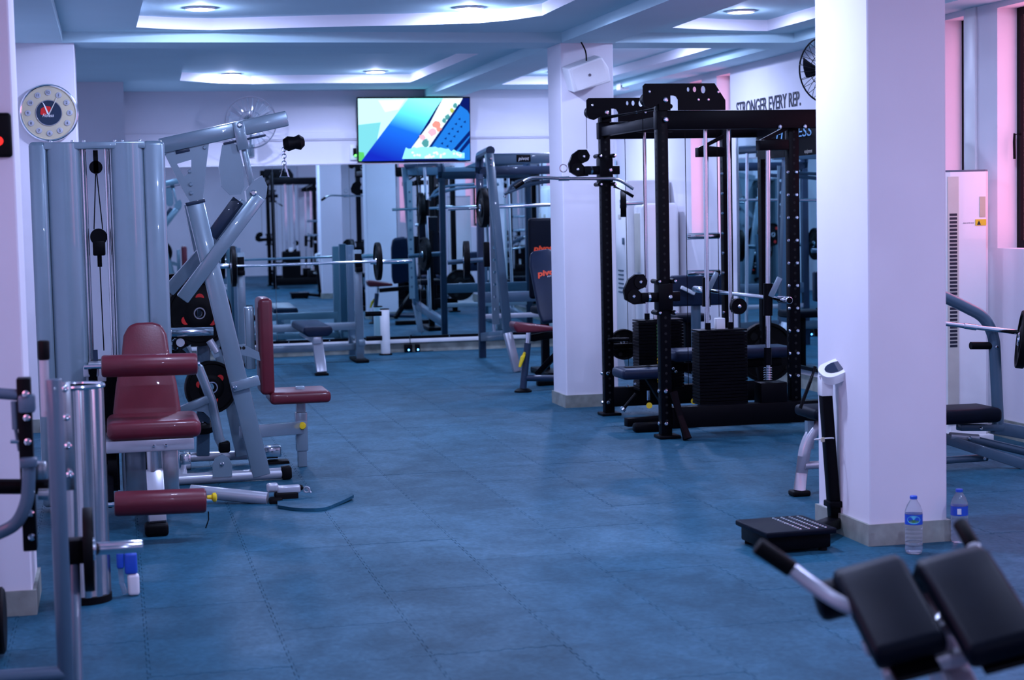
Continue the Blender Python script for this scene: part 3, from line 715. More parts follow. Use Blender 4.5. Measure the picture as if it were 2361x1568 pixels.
# lat bar hanging from the trolley
lb = thing('lat_bar', 'long chrome pulldown bar hanging left of the black rack', 'bar', (3.25, 12.5, 1.78))
bp = [at(1187, 432, 12.5), at(1222, 408, 12.5), at(1300, 412, 12.5), at(1388, 412, 12.5)]
ext = [bp[3]+Vector((.12, 0, 0)), bp[3]+Vector((.24, 0, -.08))]
part('bar', [tube(fillet(bp+ext, .08), .0125, 12)], 'brushed', lb, 'steel bar')
part('grip', [cyl(bp[0], bp[0]+(bp[1]-bp[0])*.55, .018, 12)], 'rubberblk', lb)
part('centre_eye', [cyl(bp[2]-X*.04, bp[2]+X*.04, .018, 12)], 'chrome', lb)
cpt = at(1299, 388, 12.5)
part('carabiner', [torus(cpt, Yv, .028, .004, 18, 6)], 'chrome', lb)

# adjustable bench inside the rack
ab = thing('adjustable_bench', 'black adjustable bench standing inside the cable rack', 'exercise bench', (3.9, 11.9, 0))
q0 = at(1432, 868, 11.75); q1 = at(1538, 855, 11.75)
part('seat', [box((q0+q1)/2+Z*.0+Yv*.1, (q1.x-q0.x, .30, .075), .03, 4)], 'navyvinyl', ab, 'dark vinyl seat')
part('backrest', [bb(q1.x+.04, q1.x+.95, 11.72, 12.0, .46, .54, .03, 4)], 'navyvinyl', ab, 'dark vinyl backrest')
part('spine', [beam((q0.x+.06, 11.86, .40), (q1.x+.9, 11.86, .42), .06, .06)], 'black', ab)
part('front_leg', [beam((q0.x+.22, 11.86, .38), (q0.x+.40, 11.86, .08), .06, .06)], 'black', ab)
part('rear_leg', [beam((q1.x+.75, 11.86, .40), (q1.x+.8, 11.86, .08), .07, .07)], 'black', ab)
part('base_rail', [beam((q0.x+.02, 11.72, .05), (q1.x+.95, 11.86, .05), .07, .06), beam((q1.x+.85, 11.6, .04), (q1.x+.85, 12.1, .04), .06, .06)], 'black', ab)
fz = [at(1440, 985, 11.55), at(1530, 968, 11.55)]
part('foot', [bb(q0.x+.02, q0.x+.30, 11.50, 11.58, .0, .065, .02)], 'black', ab)
part('adjuster_handle', [cyl(at(1438, 942, 11.6), at(1466, 908, 11.6), .012, 12)], 'black', ab)
part('adjuster_knob', [lathe([(0, -.015), (.02, -.012), (.022, .008), (0, .014)], at(1436, 944, 11.6), (-.7, 0, -.7), 14)], 'chrome', ab)
for px, py in ((1497, 935), (1600, 925)): part('pop_pin', [cyl(at(px, py, 11.75), at(px, py, 11.72), .022, 12)], 'yellow', ab, 'orange yellow pop pin')
for px, py in ((1447, 890), (1464, 885), (1552, 850), (1558, 857)): bolt(at(px, py, 11.70), -Yv, ab, .010, .01)

# ------------------------------------------------------------- leg extension machine with weight tower (left)
le = thing('leg_extension_machine', 'grey leg extension machine with burgundy seat and tall weight tower', 'leg machine', (.05, 9.2, 0))
YT = 9.5
def shroud(x0, x1, nm, lab=None, side=0):
    # tall pressed-metal cover: rounded front, folded side wings
    pts = []
    w_ = x1-x0
    prof = [(x0, YT+.20), (x0, YT+.05), (x0+.012, YT+.012), (x0+.045, YT-.006), (x0+w_*.5, YT-.016), (x1-.045, YT-.006), (x1-.012, YT+.012), (x1, YT+.05), (x1, YT+.20)]
    path = [Vector((a, b, 0)) for a, b in prof]
    sm = smoothpath(path, 4); n = len(sm); v = []; f = []
    inner = [p+Vector((0, .012, 0)) for p in sm]
    for z in (.06, 1.955): v += [p+Z*z for p in sm]+[p+Z*z for p in inner]
    m = 2*n
    for i in range(n-1):
        f += [[i, i+1, m+i+1, m+i], [n+i, n+i+1, m+n+i+1, m+n+i], [i, i+1, n+i+1, n+i], [m+i, m+i+1, m+n+i+1, m+n+i]]
    return part(nm, (v, f), 'grey', le, lab)
shroud(-.325, -.150, 'shroud', 'grey metal tower cover'); shroud(.004, .178, 'shroud', 'grey metal tower cover')
part('side_column', [bb(-.412, -.322, YT, YT+.16, .03, 1.965, .022, 3)], 'grey', le, 'grey side column')
part('side_column', [bb(.174, .288, YT+.01, YT+.17, .03, 1.965, .022, 3)], 'grey', le, 'grey side column')
part('tower_cap', [bb(-.335, .186, YT+.0, YT+.18, 1.925, 1.962, .006)], 'grey', le)
for xx in (-.30, -.19, -.13, .03, .07, .16): bolt((xx, YT+.05, 1.962), Z, le, .008, .012)
for xx, yy in ((-.142, YT+.06), (-.128, YT+.14), (-.022, YT+.06), (-.006, YT+.14)):
    part('guide_rod', [cyl((xx, yy, .30), (xx, yy, 1.925), .0075, 12)], 'chrome', le, 'chrome guide rod')
part('top_pulley', [bb(-.085, -.06, YT+.06, YT+.12, 1.80, 1.92), cyl((-.073, YT+.06, 1.83), (-.073, YT+.115, 1.83), .035, 18)], 'black', le)
part('cable', [tube([(-.075, YT+.09, 1.80), (-.095, YT+.09, 1.50)], .003, 6), tube([(-.070, YT+.09, 1.80), (-.05, YT+.09, 1.50)], .003, 6), tube([(-.072, YT+.09, 1.36), (-.068, YT+.09, .85)], .003, 6)], 'black', le)
part('floating_pulley', [cyl((-.072, YT+.06, 1.46), (-.072, YT+.115, 1.46), .045, 20), bb(-.105, -.04, YT+.055, YT+.12, 1.36, 1.44, .008), cyl((-.072, YT+.09, 1.30), (-.072, YT+.09, 1.37), .012, 10)], 'black', le)
wsx = part('weight_stack', [bb(-.135, -.01, YT+.03, YT+.16, .10, .80)], 'black', le)
part('stack_label', [bb(-.125, -.10, YT+.025, YT+.031, .66, .86)], 'navy', le)
part('low_bracket', [bb(-.15, -.06, YT-.10, YT+.03, .70, .80, .006)], 'silver', le)
# backrest, seat
bt = Vector((.148, 9.34, 1.005)); bbm = Vector((.140, 9.18, .50)); lb_ = (bt-bbm).normalized(); nb = X.cross(lb_)
prof = [(-.165, 0), (-.172, .06), (-.155, .20), (-.125, .34), (-.112, .46), (-.085, .515), (-.04, .53), (.04, .53), (.085, .515), (.112, .46), (.125, .34), (.155, .20), (.172, .06), (.165, 0)]
part('backrest', [grid_pad(prof, .07, bbm, X, lb_, nb, .022)], 'burgundy', le, 'burgundy tapered backrest')
part('seat', [bb(-.064, .394, 8.72, 9.16, .463, .555, .035, 4)], 'burgundy', le, 'burgundy seat pad')
part('seat_frame', [bb(-.07, .357, 8.74, 9.15, .402, .462, .006)], 'silver', le, 'silver seat frame')
for xx in (.16, .22): bolt((xx, 8.739, .43), -Yv, le, .008, .01)
part('cover_panel', [bb(.02, .125, 8.95, 9.3, .14, .395, .006)], 'grey', le)
part('seat_post', [cyl((.150, 8.80, .10), (.150, 8.80, .40), .032, 18), bb(.20, .285, 9.0, 9.06, .06, .40, .006)], 'brushed', le)
part('front_leg', [beam((.165, 8.66, .06), (.16, 8.80, .30), .085, .05, .006, (0, 1, 0))], 'silver', le)
part('foot_cap', [bb(.10, .215, 8.60, 8.72, 0, .062, .018, 3)], 'rubberblk', le)
part('base_rail', [bb(.12, .20, 8.7, 9.9, .02, .08, .006)], 'grey', le)
part('thigh_roller', [cyl((-.078, 8.78, .832), (.388, 8.78, .826), .055, 28, bev=.014)], 'burgundy', le, 'burgundy upper roller pad')
part('ankle_roller', [cyl((-.04, 8.44, .200), (.392, 8.44, .193), .060, 28, bev=.014)], 'burgundy', le, 'burgundy lower roller pad')
part('roller_axle', [cyl((-.16, 8.44, .20), (.425, 8.44, .193), .012, 10), cyl((-.16, 8.78, .832), (.40, 8.78, .826), .012, 10)], 'chrome', le)
part('adjuster_knob', [lathe([(0, -.03), (.012, -.028), (.013, -.008), (.022, .0), (.024, .012), (.015, .018), (0, .02)], (.425, 8.44, .205), X, 16)], 'yellow', le, 'yellow adjuster knob')
part('cam_disc', [cyl((-.065, 8.92, .31), (-.02, 8.92, .31), .12, 28)], 'black', le, 'black cam disc')
part('roller_arm', [tube([(-.12, 8.80, .83), (-.12, 8.86, .55), (-.10, 8.92, .31)], .022, 12), tube([(-.06, 8.92, .31), (-.06, 8.44, .20)], .02, 12)], 'black', le)
part('side_handle', [tube([(-.13, 8.85, .62), (-.135, 8.82, .80)], .020, 12), bb(-.165, -.09, 8.80, 8.92, .78, .83, .006)], 'silver', le)
part('pin_lanyard', [tube([(.40, 8.43, .14), (.40, 8.43, .10), (.385, 8.43, .06)], .003, 6)], 'black', le)

# ------------------------------------------------------------- plate loaded pulldown machine
YD = 10.25
pd = thing('pulldown_machine', 'grey lever arm pulldown machine with burgundy seat and back pad', 'lever machine', (.9, 10.5, 0))
def A(x, y, dY=0.0): return at(x, y, YD+dY)
part('main_post', [beam(A(449, 468), A(603, 1096), .075, .105, .008, (1, 0, 0))], 'grey', pd, 'slanted grey main post')
part('main_post', [beam(A(440, 470, .7), A(560, 1050, .7), .07, .09, .008, (1, 0, 0))], 'grey', pd)
gus = [A(*p) for p in ((374, 345), (482, 326), (474, 395), (467, 462), (440, 472), (412, 420))]
gl = [A(*p) for p in ((374, 345), (482, 326), (474, 395), (467, 462), (440, 472), (412, 420))]
o0 = A(374, 345); gux = X; guy = Z
def loc2(pts): return [((p-o0).x, (p-o0).z) for p in pts]
part('gusset_plate', [holed(loc2(gl), [loc2([A(*p) for p in ((408, 378), (441, 368), (441, 392), (424, 408))])], .03, o0, X, Z)], 'grey', pd, 'grey gusset plate with cut-out')
for p in ((380, 352), (472, 340), (437, 395), (440, 425), (441, 445)): bolt(A(p[0], p[1], -.02), -Yv, pd, .012, .008, 'grey')
part('gusset_collar', [beam(A(428, 472), A(472, 462), .09, .02, .003)], 'navy', pd)
part('top_arm', [beam(A(368, 338), A(662, 273), .075, .088, .008, (0, 0, 1))], 'grey', pd, 'long grey top lever arm')
part('arm_pad', [beam(A(405, 352), A(437, 345), .05, .02, .003)], 'navy', pd)
part('arm_pad', [beam(A(515, 332), A(612, 312), .05, .012, .003)], 'navy', pd)
part('pivot_bracket', [beam(A(548, 280, -.05), A(562, 345, -.05), .012, .065, .003, (1, 0, 0))], 'grey', pd); bolt(A(552, 288, -.06), -Yv, pd, .016, .012)
part('link_rod', [beam(A(561, 335), A(588, 465), .05, .035, .005, (1, 0, 0))], 'grey', pd)
part('side_cover', [prismw([A(*p) for p in ((512, 335), (530, 325), (548, 335), (560, 380), (563, 430), (555, 448), (530, 450), (510, 430), (504, 385))], (0, .02, 0))], 'grey', pd, 'rounded grey side cover')
part('joint_plate', [prismw([A(*p) for p in ((580, 420), (603, 405), (615, 430), (612, 455), (590, 475), (568, 465), (565, 440))], (0, .11, 0))], 'grey', pd)
bolt(A(584, 445, -.06), -Yv, pd, .020, .014)
part('lever_arm', [beam(A(598, 452, -.03), A(420, 690, -.03), .07, .078, .008, (0, 0, 1))], 'grey', pd, 'grey diagonal lever arm')
part('lever_arm', [beam(A(568, 468, .35), A(388, 672, .35), .07, .075, .008, (0, 0, 1))], 'grey', pd)
part('rubber_strip', [beam(A(549, 462, .08), A(488, 545, .08), .05, .07, .003)], 'navy', pd)
part('grip', [lathe([(0, 0), (.03, .004), (.045, .03), (.036, .07), (.046, .10), (.025, .125), (0, .13)], A(652, 333), (1, 0, .12), 14)], 'rubberblk', pd, 'black handle strap')
for k in range(5): part('chain_link', [torus(A(655+(k % 2), 344+k*8), (1, 0, 0) if k % 2 else (0, 1, 0), .012, .003, 12, 5)], 'chrome', pd)
part('pull_handle', [tube([A(655, 378), A(646, 408), A(666, 408), A(657, 378)], .006, 8)], 'chrome', pd)
# seat and back pad stand midway between the two sides
SY = .50
s0 = at(617, 914, YD+SY); s1 = at(756, 908, YD+SY)
part('seat', [box((s0+s1)/2, ((s1-s0).length, .36, .075), .028, 4)], 'burgundy', pd, 'burgundy seat pad')
b0 = at(613, 685, YD+SY); b1 = at(607, 906, YD+SY)
part('back_pad', [box((b0+b1)/2, (.085, .30, (b0-b1).length), .028, 4, (X, Yv, Z))], 'burgundy', pd, 'burgundy upright back pad')
part('back_bracket', [bb(b1.x-.10, b1.x-.045, YD+SY-.05, YD+SY+.05, .62, 1.0, .006)], 'grey', pd)
def arc_pts(x0, x1, ytop, ybot, h): return None
part('adjuster_arc', [prismw([A(*p) for p in ((486, 810), (497, 798), (530, 792), (565, 796), (597, 812), (600, 832), (575, 822), (540, 815), (510, 820), (494, 826))], (0, .025, 0))], 'grey', pd, 'curved adjuster plate')
for px in (510, 520, 545, 553, 562): part('adjuster_hole', [cyl(A(px, 803-.3*abs(px-540)/10, -.0145), A(px, 803-.3*abs(px-540)/10, -.012), .010, 10)], 'hole', pd)
part('adjuster_pin', [cyl(A(483, 785), A(500, 812), .022, 12)], 'silver', pd)
part('pivot_arm', [beam(A(535, 893, -.05), A(598, 876, -.05), .03, .06, .006)], 'grey', pd); bolt(A(542, 893, -.07), -Yv, pd, .012, .01)
part('seat_arm', [beam(A(560, 997), A(695, 986, SY), .06, .075, .006)], 'grey', pd)
sp = at(693, 935, YD+SY); 
part('seat_post', [bb(sp.x-.028, sp.x+.028, YD+SY-.03, YD+SY+.03, .0, .50, .005)], 'grey', pd, 'grey seat post with holes')
part('post_sleeve', [bb(sp.x-.036, sp.x+.036, YD+SY-.038, YD+SY+.038, .10, .34, .005)], 'grey', pd)
for k in range(3): part('post_hole', [cyl((sp.x, YD+SY-.031, .40+.026*k), (sp.x, YD+SY-.028, .40+.026*k), .008, 10)], 'hole', pd)
kn = at(697, 982, YD+SY-.06); part('adjuster_knob', [lathe([(0, -.014), (.018, -.012), (.024, 0), (.018, .012), (0, .014)], kn, Yv, 18)], 'yellow', pd, 'yellow round adjuster knob')
part('base_rail', [cyl(A(404, 1106), A(650, 1091), .033, 16)], 'silver', pd, 'silver round base rail')
part('base_rail', [cyl(at(400, 1056, YD+.75), at(640, 1046, YD+.75), .03, 16)], 'silver', pd)
part('base_rail', [cyl(at(440, 1132, 9.55), at(617, 1150, 9.42), .036, 16)], 'silver', pd)
part('rail_cap', [beam(A(648, 1090), A(672, 1088), .075, .075, .012)], 'rubberblk', pd)
part('rail_cap', [box(at(636, 1158, 9.42), (.07, .08, .055), .012)], 'rubberblk', pd)
q = at(632, 1060, YD+.75); part('rail_cap', [box(q+Vector((.02, -.05, -.02)), (.14, .10, .05), .015)], 'rubberblk', pd)
part('rail_end_block', [box(at(628, 1040, YD+.70), (.11, .10, .07), .012)], 'chrome', pd, 'shiny end block')
part('base_tie', [beam(A(420, 1104), at(420, 1055, YD+.75), .06, .06)], 'silver', pd)
part('bearing_plate', [prismw([A(*p, -.03) for p in ((490, 1100), (490, 1072), (496, 1056), (512, 1047), (528, 1056), (535, 1072), (535, 1098))], (0, .02, 0))], 'grey', pd, 'rounded bearing plate'); bolt(A(512, 1070, -.042), -Yv, pd, .012, .01)
part('bearing_block', [box(A(517, 1030, .4), (.07, .07, .07), .015, 3)], 'rubberblk', pd)
part('swing_arm', [tube([A(430, 800, .4), A(458, 848, .4), A(488, 925, .4), A(505, 1010, .4), A(515, 1030, .4)], .030, 12)], 'grey', pd, 'bent grey swing arm')
part('swing_stay', [beam(A(408, 950, .4), A(484, 918, .4), .05, .05)], 'grey', pd)
part('swing_gusset', [prismw([A(*p, .4) for p in ((415, 955), (480, 925), (488, 968), (470, 950), (440, 946))], (0, .02, 0))], 'grey', pd)
part('footplate', [box(at(426, 1062, YD+.2), (.07, .16, .10), .01)], 'chrome', pd, 'polished foot plate')
part('plate_horn', [cyl(A(388, 766, .15), A(492, 764, .15), .026, 18, bev=.003)], 'chrome', pd, 'chrome plate horn')
part('horn_bracket', [box(A(385, 768, .15), (.05, .08, .07), .01)], 'silver', pd)
part('roller_end', [cyl(A(416, 790, .2), A(416, 790, .16), .025, 16)], 'silver', pd)
part('rear_post', [beam(at(470, 700, YD+.75), at(468, 1050, YD+.75), .08, .08, .006)], 'bluegrey', pd)
# attachment resting in front of the base rail
at_ = thing('cable_attachment', 'silver and black pulley attachment lying at the end of the machine base', 'cable attachment', (.9, 9.5, 0))
part('block', [box(at(665, 1128, 9.45), (.13, .05, .045), .012, 3)], 'silver', at_, 'silver block')
part('block', [box(at(628, 1124, 9.45), (.065, .05, .05), .015, 3)], 'silver', at_)
part('pad', [box(at(660, 1150, 9.45), (.13, .06, .08), .012, 3)], 'rubberblk', at_)
part('ball', [lathe([(0, -.016), (.012, -.011), (.017, 0), (.012, .011), (0, .016)], at(693, 1124, 9.45), X, 14)], 'rubberblk', at_)
part('snap_hook', [torus(at(707, 1129, 9.45), (.3, 1, .2), .016, .005, 16, 6), cyl(at(706, 1124, 9.45), at(717, 1136, 9.45), .006, 8)], 'silver', at_)
# rubber mat curling on the floor
n1, n2 = 18, 5; mv = []; mf = []
near = [onz(640, 1172), onz(680, 1178), onz(720, 1179.5), onz(750, 1177), onz(775, 1168), onz(795, 1161), onz(816, 1153)]
far = [onz(640, 1140), onz(680, 1140), onz(720, 1143), onz(750, 1147), onz(775, 1149), onz(795, 1150), onz(812, 1149)]
ns = smoothpath(near, 4); fs = smoothpath(far, 4)
lift = lambda i: .004+.012*max(0, (i/(len(ns)-1)-.55)/.45)**2
n = len(ns)
for z0 in (0, .016):
    mv += [p+Z*(lift(i)+z0-.003) for i, p in enumerate(ns)]; mv += [p+Z*(lift(i)+z0-.003) for i, p in enumerate(fs)]
for i in range(n-1):
    mf += [[i, i+1, n+i+1, n+i], [2*n+i, 2*n+i+1, 3*n+i+1, 3*n+i], [i, i+1, 2*n+i+1, 2*n+i], [n+i, n+i+1, 3*n+i+1, 3*n+i]]
mf += [[0, n, 3*n, 2*n], [n-1, 2*n-1, 4*n-1, 3*n-1]]
mloc = Vector((.95, 9.2, 0))
single('rubber_mat', [(mv, mf)], 'rubber', 'small curling rubber mat lying by the pulldown machine base', 'mat', mloc)
# loaded weight plates with red inserts
plate(at(458, 722, YD+.62), (.18, -1, 0), .205, .045, 'large black weight plate with red inserts behind the slanted grey post', None, True, a0=-.45, rr=.46)
plate(at(486, 893, YD+.62), (.25, -1, 0), .165, .045, 'black weight plate with red inserts low behind the bent grey arm', None, True, a0=pi-.75, rr=.48)
plate(at(398, 795, YD+.75), (.75, -.65, 0), .15, .04, 'black weight plate with red insert half hidden by the burgundy roller', None, True)
plate(at(455, 978, YD+.72), (.1, -.3, 1), .12, .04, 'black weight plate lying low behind the burgundy seat', None, False)
plate(at(400, 700, YD+.95), (.3, -1, 0), .19, .045, 'black weight plate behind the lower end of the lever arm', None, True)

# ------------------------------------------------------------- machine cut off by the left edge
fl = thing('plate_loaded_machine', 'grey tube plate loaded machine cut off at the left edge', 'lever machine', (-.3, 5.9, 0))
ux_ = at(124, 880, 5.75)
part('upright', [cyl((ux_.x, 5.75, .0), (ux_.x, 5.75, 1.045), .026, 22, bev=.005)], 'bluegrey', fl, 'round grey upright tube')
part('base_rail', [cyl((-.9, 5.72, .10), (ux_.x, 5.75, .085), .026, 16)], 'bluegrey', fl)
part('bracket', [bb(-.33, -.285, 5.98, 6.06, .45, 1.03, .004)], 'black', fl, 'black slotted bracket')
for k in range(7): bolt((-.30, 5.975, .50+k*.08), -Yv, fl, .012, .014)
for k in range(4): part('stud', [lathe([(0, 0), (.012, .0), (.013, .007), (.007, .013), (0, .014)], at(148+k*4, 897+k*66, 6.25), (.3, -1, .3), 12)], 'chrome', fl, 'chrome stud')
part('stud_rail', [beam(at(148, 880, 6.27), at(162, 1130, 6.27), .02, .04, .003, (1, 0, 0))], 'brushed', fl)
hp = [at(-30, 905, 6.0), at(60, 912, 6.0)]
part('top_handle', [cyl(at(-60, 903, 6.0), at(62, 912, 6.0), .019, 14)], 'bluegrey', fl)
part('handle_joint', [box(at(62, 930, 6.0), (.055, .06, .06), .008)], 'bluegrey', fl)
part('shock', [cyl(at(33, 925, 6.0), at(36, 990, 6.0), .012, 12), cyl(at(36, 990, 6.0), at(45, 1040, 6.0), .006, 8)], 'bluegrey', fl)
part('shock_pin', [cyl(at(24, 1018, 6.0), at(64, 1018, 6.0), .007, 8)], 'chrome', fl)
part('curved_handle', [tube([at(66, 1060, 5.95), at(66, 1110, 5.95), at(60, 1160, 5.95), at(38, 1205, 5.95), at(0, 1228, 5.95), at(-50, 1245, 5.95)], .022, 14, 5)], 'bluegrey', fl, 'curved blue grey handle')
part('handle_collar', [box(at(66, 1066, 5.95), (.055, .06, .03), .006)], 'bluegrey', fl)
part('cross_tube', [cyl(at(-60, 1122, 6.1), at(112, 1122, 6.1), .026, 14)], 'black', fl)
part('low_joint', [box(at(92, 1085, 6.05), (.05, .05, .06), .01)], 'brushed', fl)
part('low_pin', [cyl(at(88, 1140, 6.05), at(112, 1140, 6.05), .02, 12)], 'brushed', fl)
part('tall_grip', [cyl(at(100, 785, 6.4), at(101, 830, 6.4), .021, 16, bev=.006)], 'rubberblk', fl, 'black grip')
part('tall_bar', [cyl(at(101, 830, 6.4), at(106, 960, 6.4), .017, 14)], 'silver', fl)
part('plate_horn', [cyl((-.14, 6.0, .441), (.062, 6.0, .441), .022, 20, bev=.003)], 'chrome', fl, 'chrome plate horn')
part('horn_base', [bb(-.20, -.13, 5.96, 6.04, .40, .48, .006)], 'black', fl)
part('stay', [cyl((-.17, 5.78, .02), (-.17, 6.0, .42), .022, 14)], 'bluegrey', fl)
plate((-.118, 6.0, .441), X, .142, .032, 'black weight plate on the chrome horn at lower left', None, False)
single('edge_plate', [lathe([(0, -.02), (.05, -.02), (.1, -.015), (.11, -.02), (.12, -.012), (.12, .012), (.11, .02), (.05, .02), (0, .02)], (-.445, 6.4, .13), X, 30)], 'rubberblk', 'black wheel on the floor at the extreme left edge', 'weight plate', (-.445, 6.4, .0))

# ------------------------------------------------------------- ribbed steel cylinder and container
sc = thing('steel_cylinder', 'tall ribbed stainless steel cylinder bin beside the leg machine', 'bin', (-.158, 7.25, 0))
rp = []; cyc = Vector((-.158, 7.25, 0)); N_ = 96
v = []; f = []
for z in (.02, .03, .865, .875):
    for k in range(N_):
        a = 2*pi*k/N_; r = .096+(.0035*(1 if (k % 8) < 4 else -1) if .025 < z < .87 else 0)
        v.append(cyc+Vector((r*cos(a), r*sin(a), z)))
for j in range(3):
    for k in range(N_): f.append([j*N_+k, j*N_+(k+1) % N_, (j+1)*N_+(k+1) % N_, (j+1)*N_+k])
part('body', (v, f), 'brushed', sc, 'ribbed steel body', smooth=50)
part('rim', [torus(cyc+Z*.882, Z, .098, .010, 40, 8)], 'chrome', sc, 'polished rim')
part('base_ring', [lathe([(0, 0), (.102, 0), (.102, .028), (.09, .032), (0, .032)], cyc, Z, 40)], 'rubberblk', sc)
part('inner_liner', [lathe([(0, .60), (.088, .60), (.092, .88)], cyc, Z, 32)], 'black', sc)
cn = onz(306, 1372); cn = Vector((cn.x, cn.y, 0))
ct = thing('container', 'small white container with blue top standing beside the steel cylinder', 'container', cn)
part('body', [box(cn+Vector((.005, 0, .045)), (.048, .05, .09), .014, 4)], 'white', ct, 'white lower body')
part('top', [box(cn+Vector((-.003, 0, .135)), (.052, .052, .09), .012, 3), box(cn+Vector((-.045, 0, .15)), (.03, .04, .07), .01, 3)], 'blue', ct, 'blue top')
part('loop', [torus(cn+Vector((-.03, 0, .18)), Yv, .032, .006, 18, 6, 0, pi)], 'blue', ct)
part('spout', [tube([cn+Vector((-.045, 0, .115)), cn+Vector((-.042, 0, .05)), cn+Vector((-.03, 0, .008))], .011, 10)], 'plastic', ct)

# ------------------------------------------------------------- clock and black panel on the left columns
cc = Vector((-.417, 13.19, 2.333)); 
ck = thing('wall_clock', 'round cream wall clock with dark red centre on the left column', 'clock', cc)
part('case', [lathe([(0, 0), (.205, 0), (.208, .012), (.200, .03), (.190, .034), (.186, .028), (0, .028)], cc+Yv*.005, -Yv, 48)], 'cream', ck, 'cream clock face')
part('bezel', [torus(cc-Yv*.022, Yv, .200, .010, 48, 8)], 'chrome', ck, 'shiny bezel')
part('centre_disc', [lathe([(0, 0), (.094, 0), (.094, .003), (0, .003)], cc-Yv*.024, -Yv, 36)], 'navy', ck, 'dark centre disc')
part('centre_ring', [torus(cc-Yv*.026, Yv, .091, .003, 36, 6)], 'chrome', ck)
part('centre_emblem', [prismw([cc+Vector((a, -.029, b)) for a, b in ((-.06, -.01), (-.055, .03), (-.02, .05), (.012, .045), (.02, .015), (-.01, .0), (-.03, -.02))], (0, .002, 0))], 'red', ck, 'red emblem')
part('centre_script', text('Fitness', .035, cc+Vector((-.045, -.030, -.03)), X, Z, .0006, .08, shear=.3), 'white', ck)
for k in range(12):
    a = 2*pi*k/12; p = cc+Vector((.147*sin(a), -.024, .147*cos(a)))
    part('numeral_disc', [lathe([(0, 0), (.022, 0), (.020, .004), (0, .006)], p, -Yv, 16)], 'silver', ck)
    part('numeral', text(str(k or 12), .026, p+Vector((-.007 if k and k < 10 else -.013, -.0065, -.009)), X, Z, .0006), 'ink', ck)
part('hour_hand', [prismw([cc+Vector((a, -.032, b)) for a, b in ((.004, -.018), (-.012, -.008), (-.034, .055), (-.046, .085), (-.026, .058))], (0, .002, 0))], 'white', ck, 'pale hour hand')
part('minute_hand', [prismw([cc+Vector((a, -.034, b)) for a, b in ((-.004, -.01), (.004, -.012), (.066, .112), (.062, .114))], (0, .002, 0))], 'beige', ck)
wp = thing('wall_panel', 'black wall box with red light on the left edge column', 'wall device', (-.45, 7.055, 1.885))
part('case', [box((-.445, 7.045, 1.885), (.16, .03, .172), .014, 3)], 'rubberblk', wp)
part('indicator', [lathe([(0, 0), (.018, 0), (.016, .004), (0, .005)], (-.415, 7.030, 1.862), -Yv, 20)], 'led_red', wp, 'red round light')
single('bracket_plate', [box((-.30, 13.17, 2.07), (.12, .03, .05), .004)], 'bluegrey', 'small grey bracket on the column below the clock', 'bracket', (-.30, 13.17, 2.07))

# ------------------------------------------------------------- wall fans
def fan(c, d, R, cage, blade, label, arm_to, depth=.16, nb=5, dens=26):
    c = V3(c); d = V3(d).normalized(); _, s, t = frame(d)
    o = thing('wall_fan', label, 'fan', c)
    part('cage_ring', [torus(c, d, R, .007, 40, 6), torus(c+d*depth*.35, d, R*.45, .003, 28, 5)], cage, o)
    ws_ = []
    for k in range(dens):
        a = 2*pi*k/dens; rd = s*cos(a)+t*sin(a)
        ws_.append(tube([c+d*depth*.42+rd*R*.14, c+d*depth*.36+rd*R*.5, c+d*depth*.2+rd*R*.85, c+rd*R], .0022, 5, 3, False))
        ws_.append(tube([c-d*depth*.42+rd*R*.2, c-d*depth*.36+rd*R*.5, c-d*depth*.2+rd*R*.85, c+rd*R], .0022, 5, 3, False))
    w_ = part('cage_wires', ws_, cage, o); w_['kind'] = 'stuff'
    part('hub_cap', [lathe([(0, .05), (R*.1, .048), (R*.14, .03), (R*.14, .02), (0, .02)], c+d*depth*.12, d, 20)], cage, o)
    for k in range(nb):
        a = 2*pi*k/nb; vv = []; ff = []
        for i in range(6):
            r = R*(.12+.74*i/5)
            for j in range(5):
                aa = a+(j/4-.5)*(.75 if i else .5)+.15*i/5
                vv.append(c+(s*cos(aa)+t*sin(aa))*r+d*((j/4-.5)*.05))
        for i in range(5):
            for j in range(4): ff.append([i*5+j, i*5+j+1, (i+1)*5+j+1, (i+1)*5+j])
        top = [p+d*.002 for p in vv]; m_ = len(vv); ff2 = ff+[[x+m_ for x in q] for q in ff]
        part('blade', (vv+top, ff2), blade, o)
    part('motor', [lathe([(0, 0), (R*.28, 0), (R*.3, .03), (R*.26, .12), (R*.15, .16), (0, .16)], c-d*(depth*.4+.14), d, 24)], cage if cage != 'chrome' else 'grey', o)
    back = c-d*(depth*.4+.08)
    part('arm', [tube([back, back-Z*R*.9, V3(arm_to)-Z*.05, V3(arm_to)], .018, 10, 4)], 'grey' if cage == 'chrome' else cage, o)
    part('mount', [box(V3(arm_to), (.10, .03, .14) if abs(d.y) > .5 else (.03, .10, .14), .006)], 'grey' if cage == 'chrome' else cage, o)
    return o
fan((1.492, 19.0, 2.562), (-.05, -1, -.08), .275, 'chrome', 'glassfan', 'clear bladed wall fan on the back wall left of the television', (1.49, YB-.02, 2.27), nb=3)
fan((5.28, 12.35, 2.56), (-.8, -.5, -.1), .25, 'black', 'black', 'black wall fan on the right wall beside the near column', (XR-.02, 12.4, 2.25), nb=3)

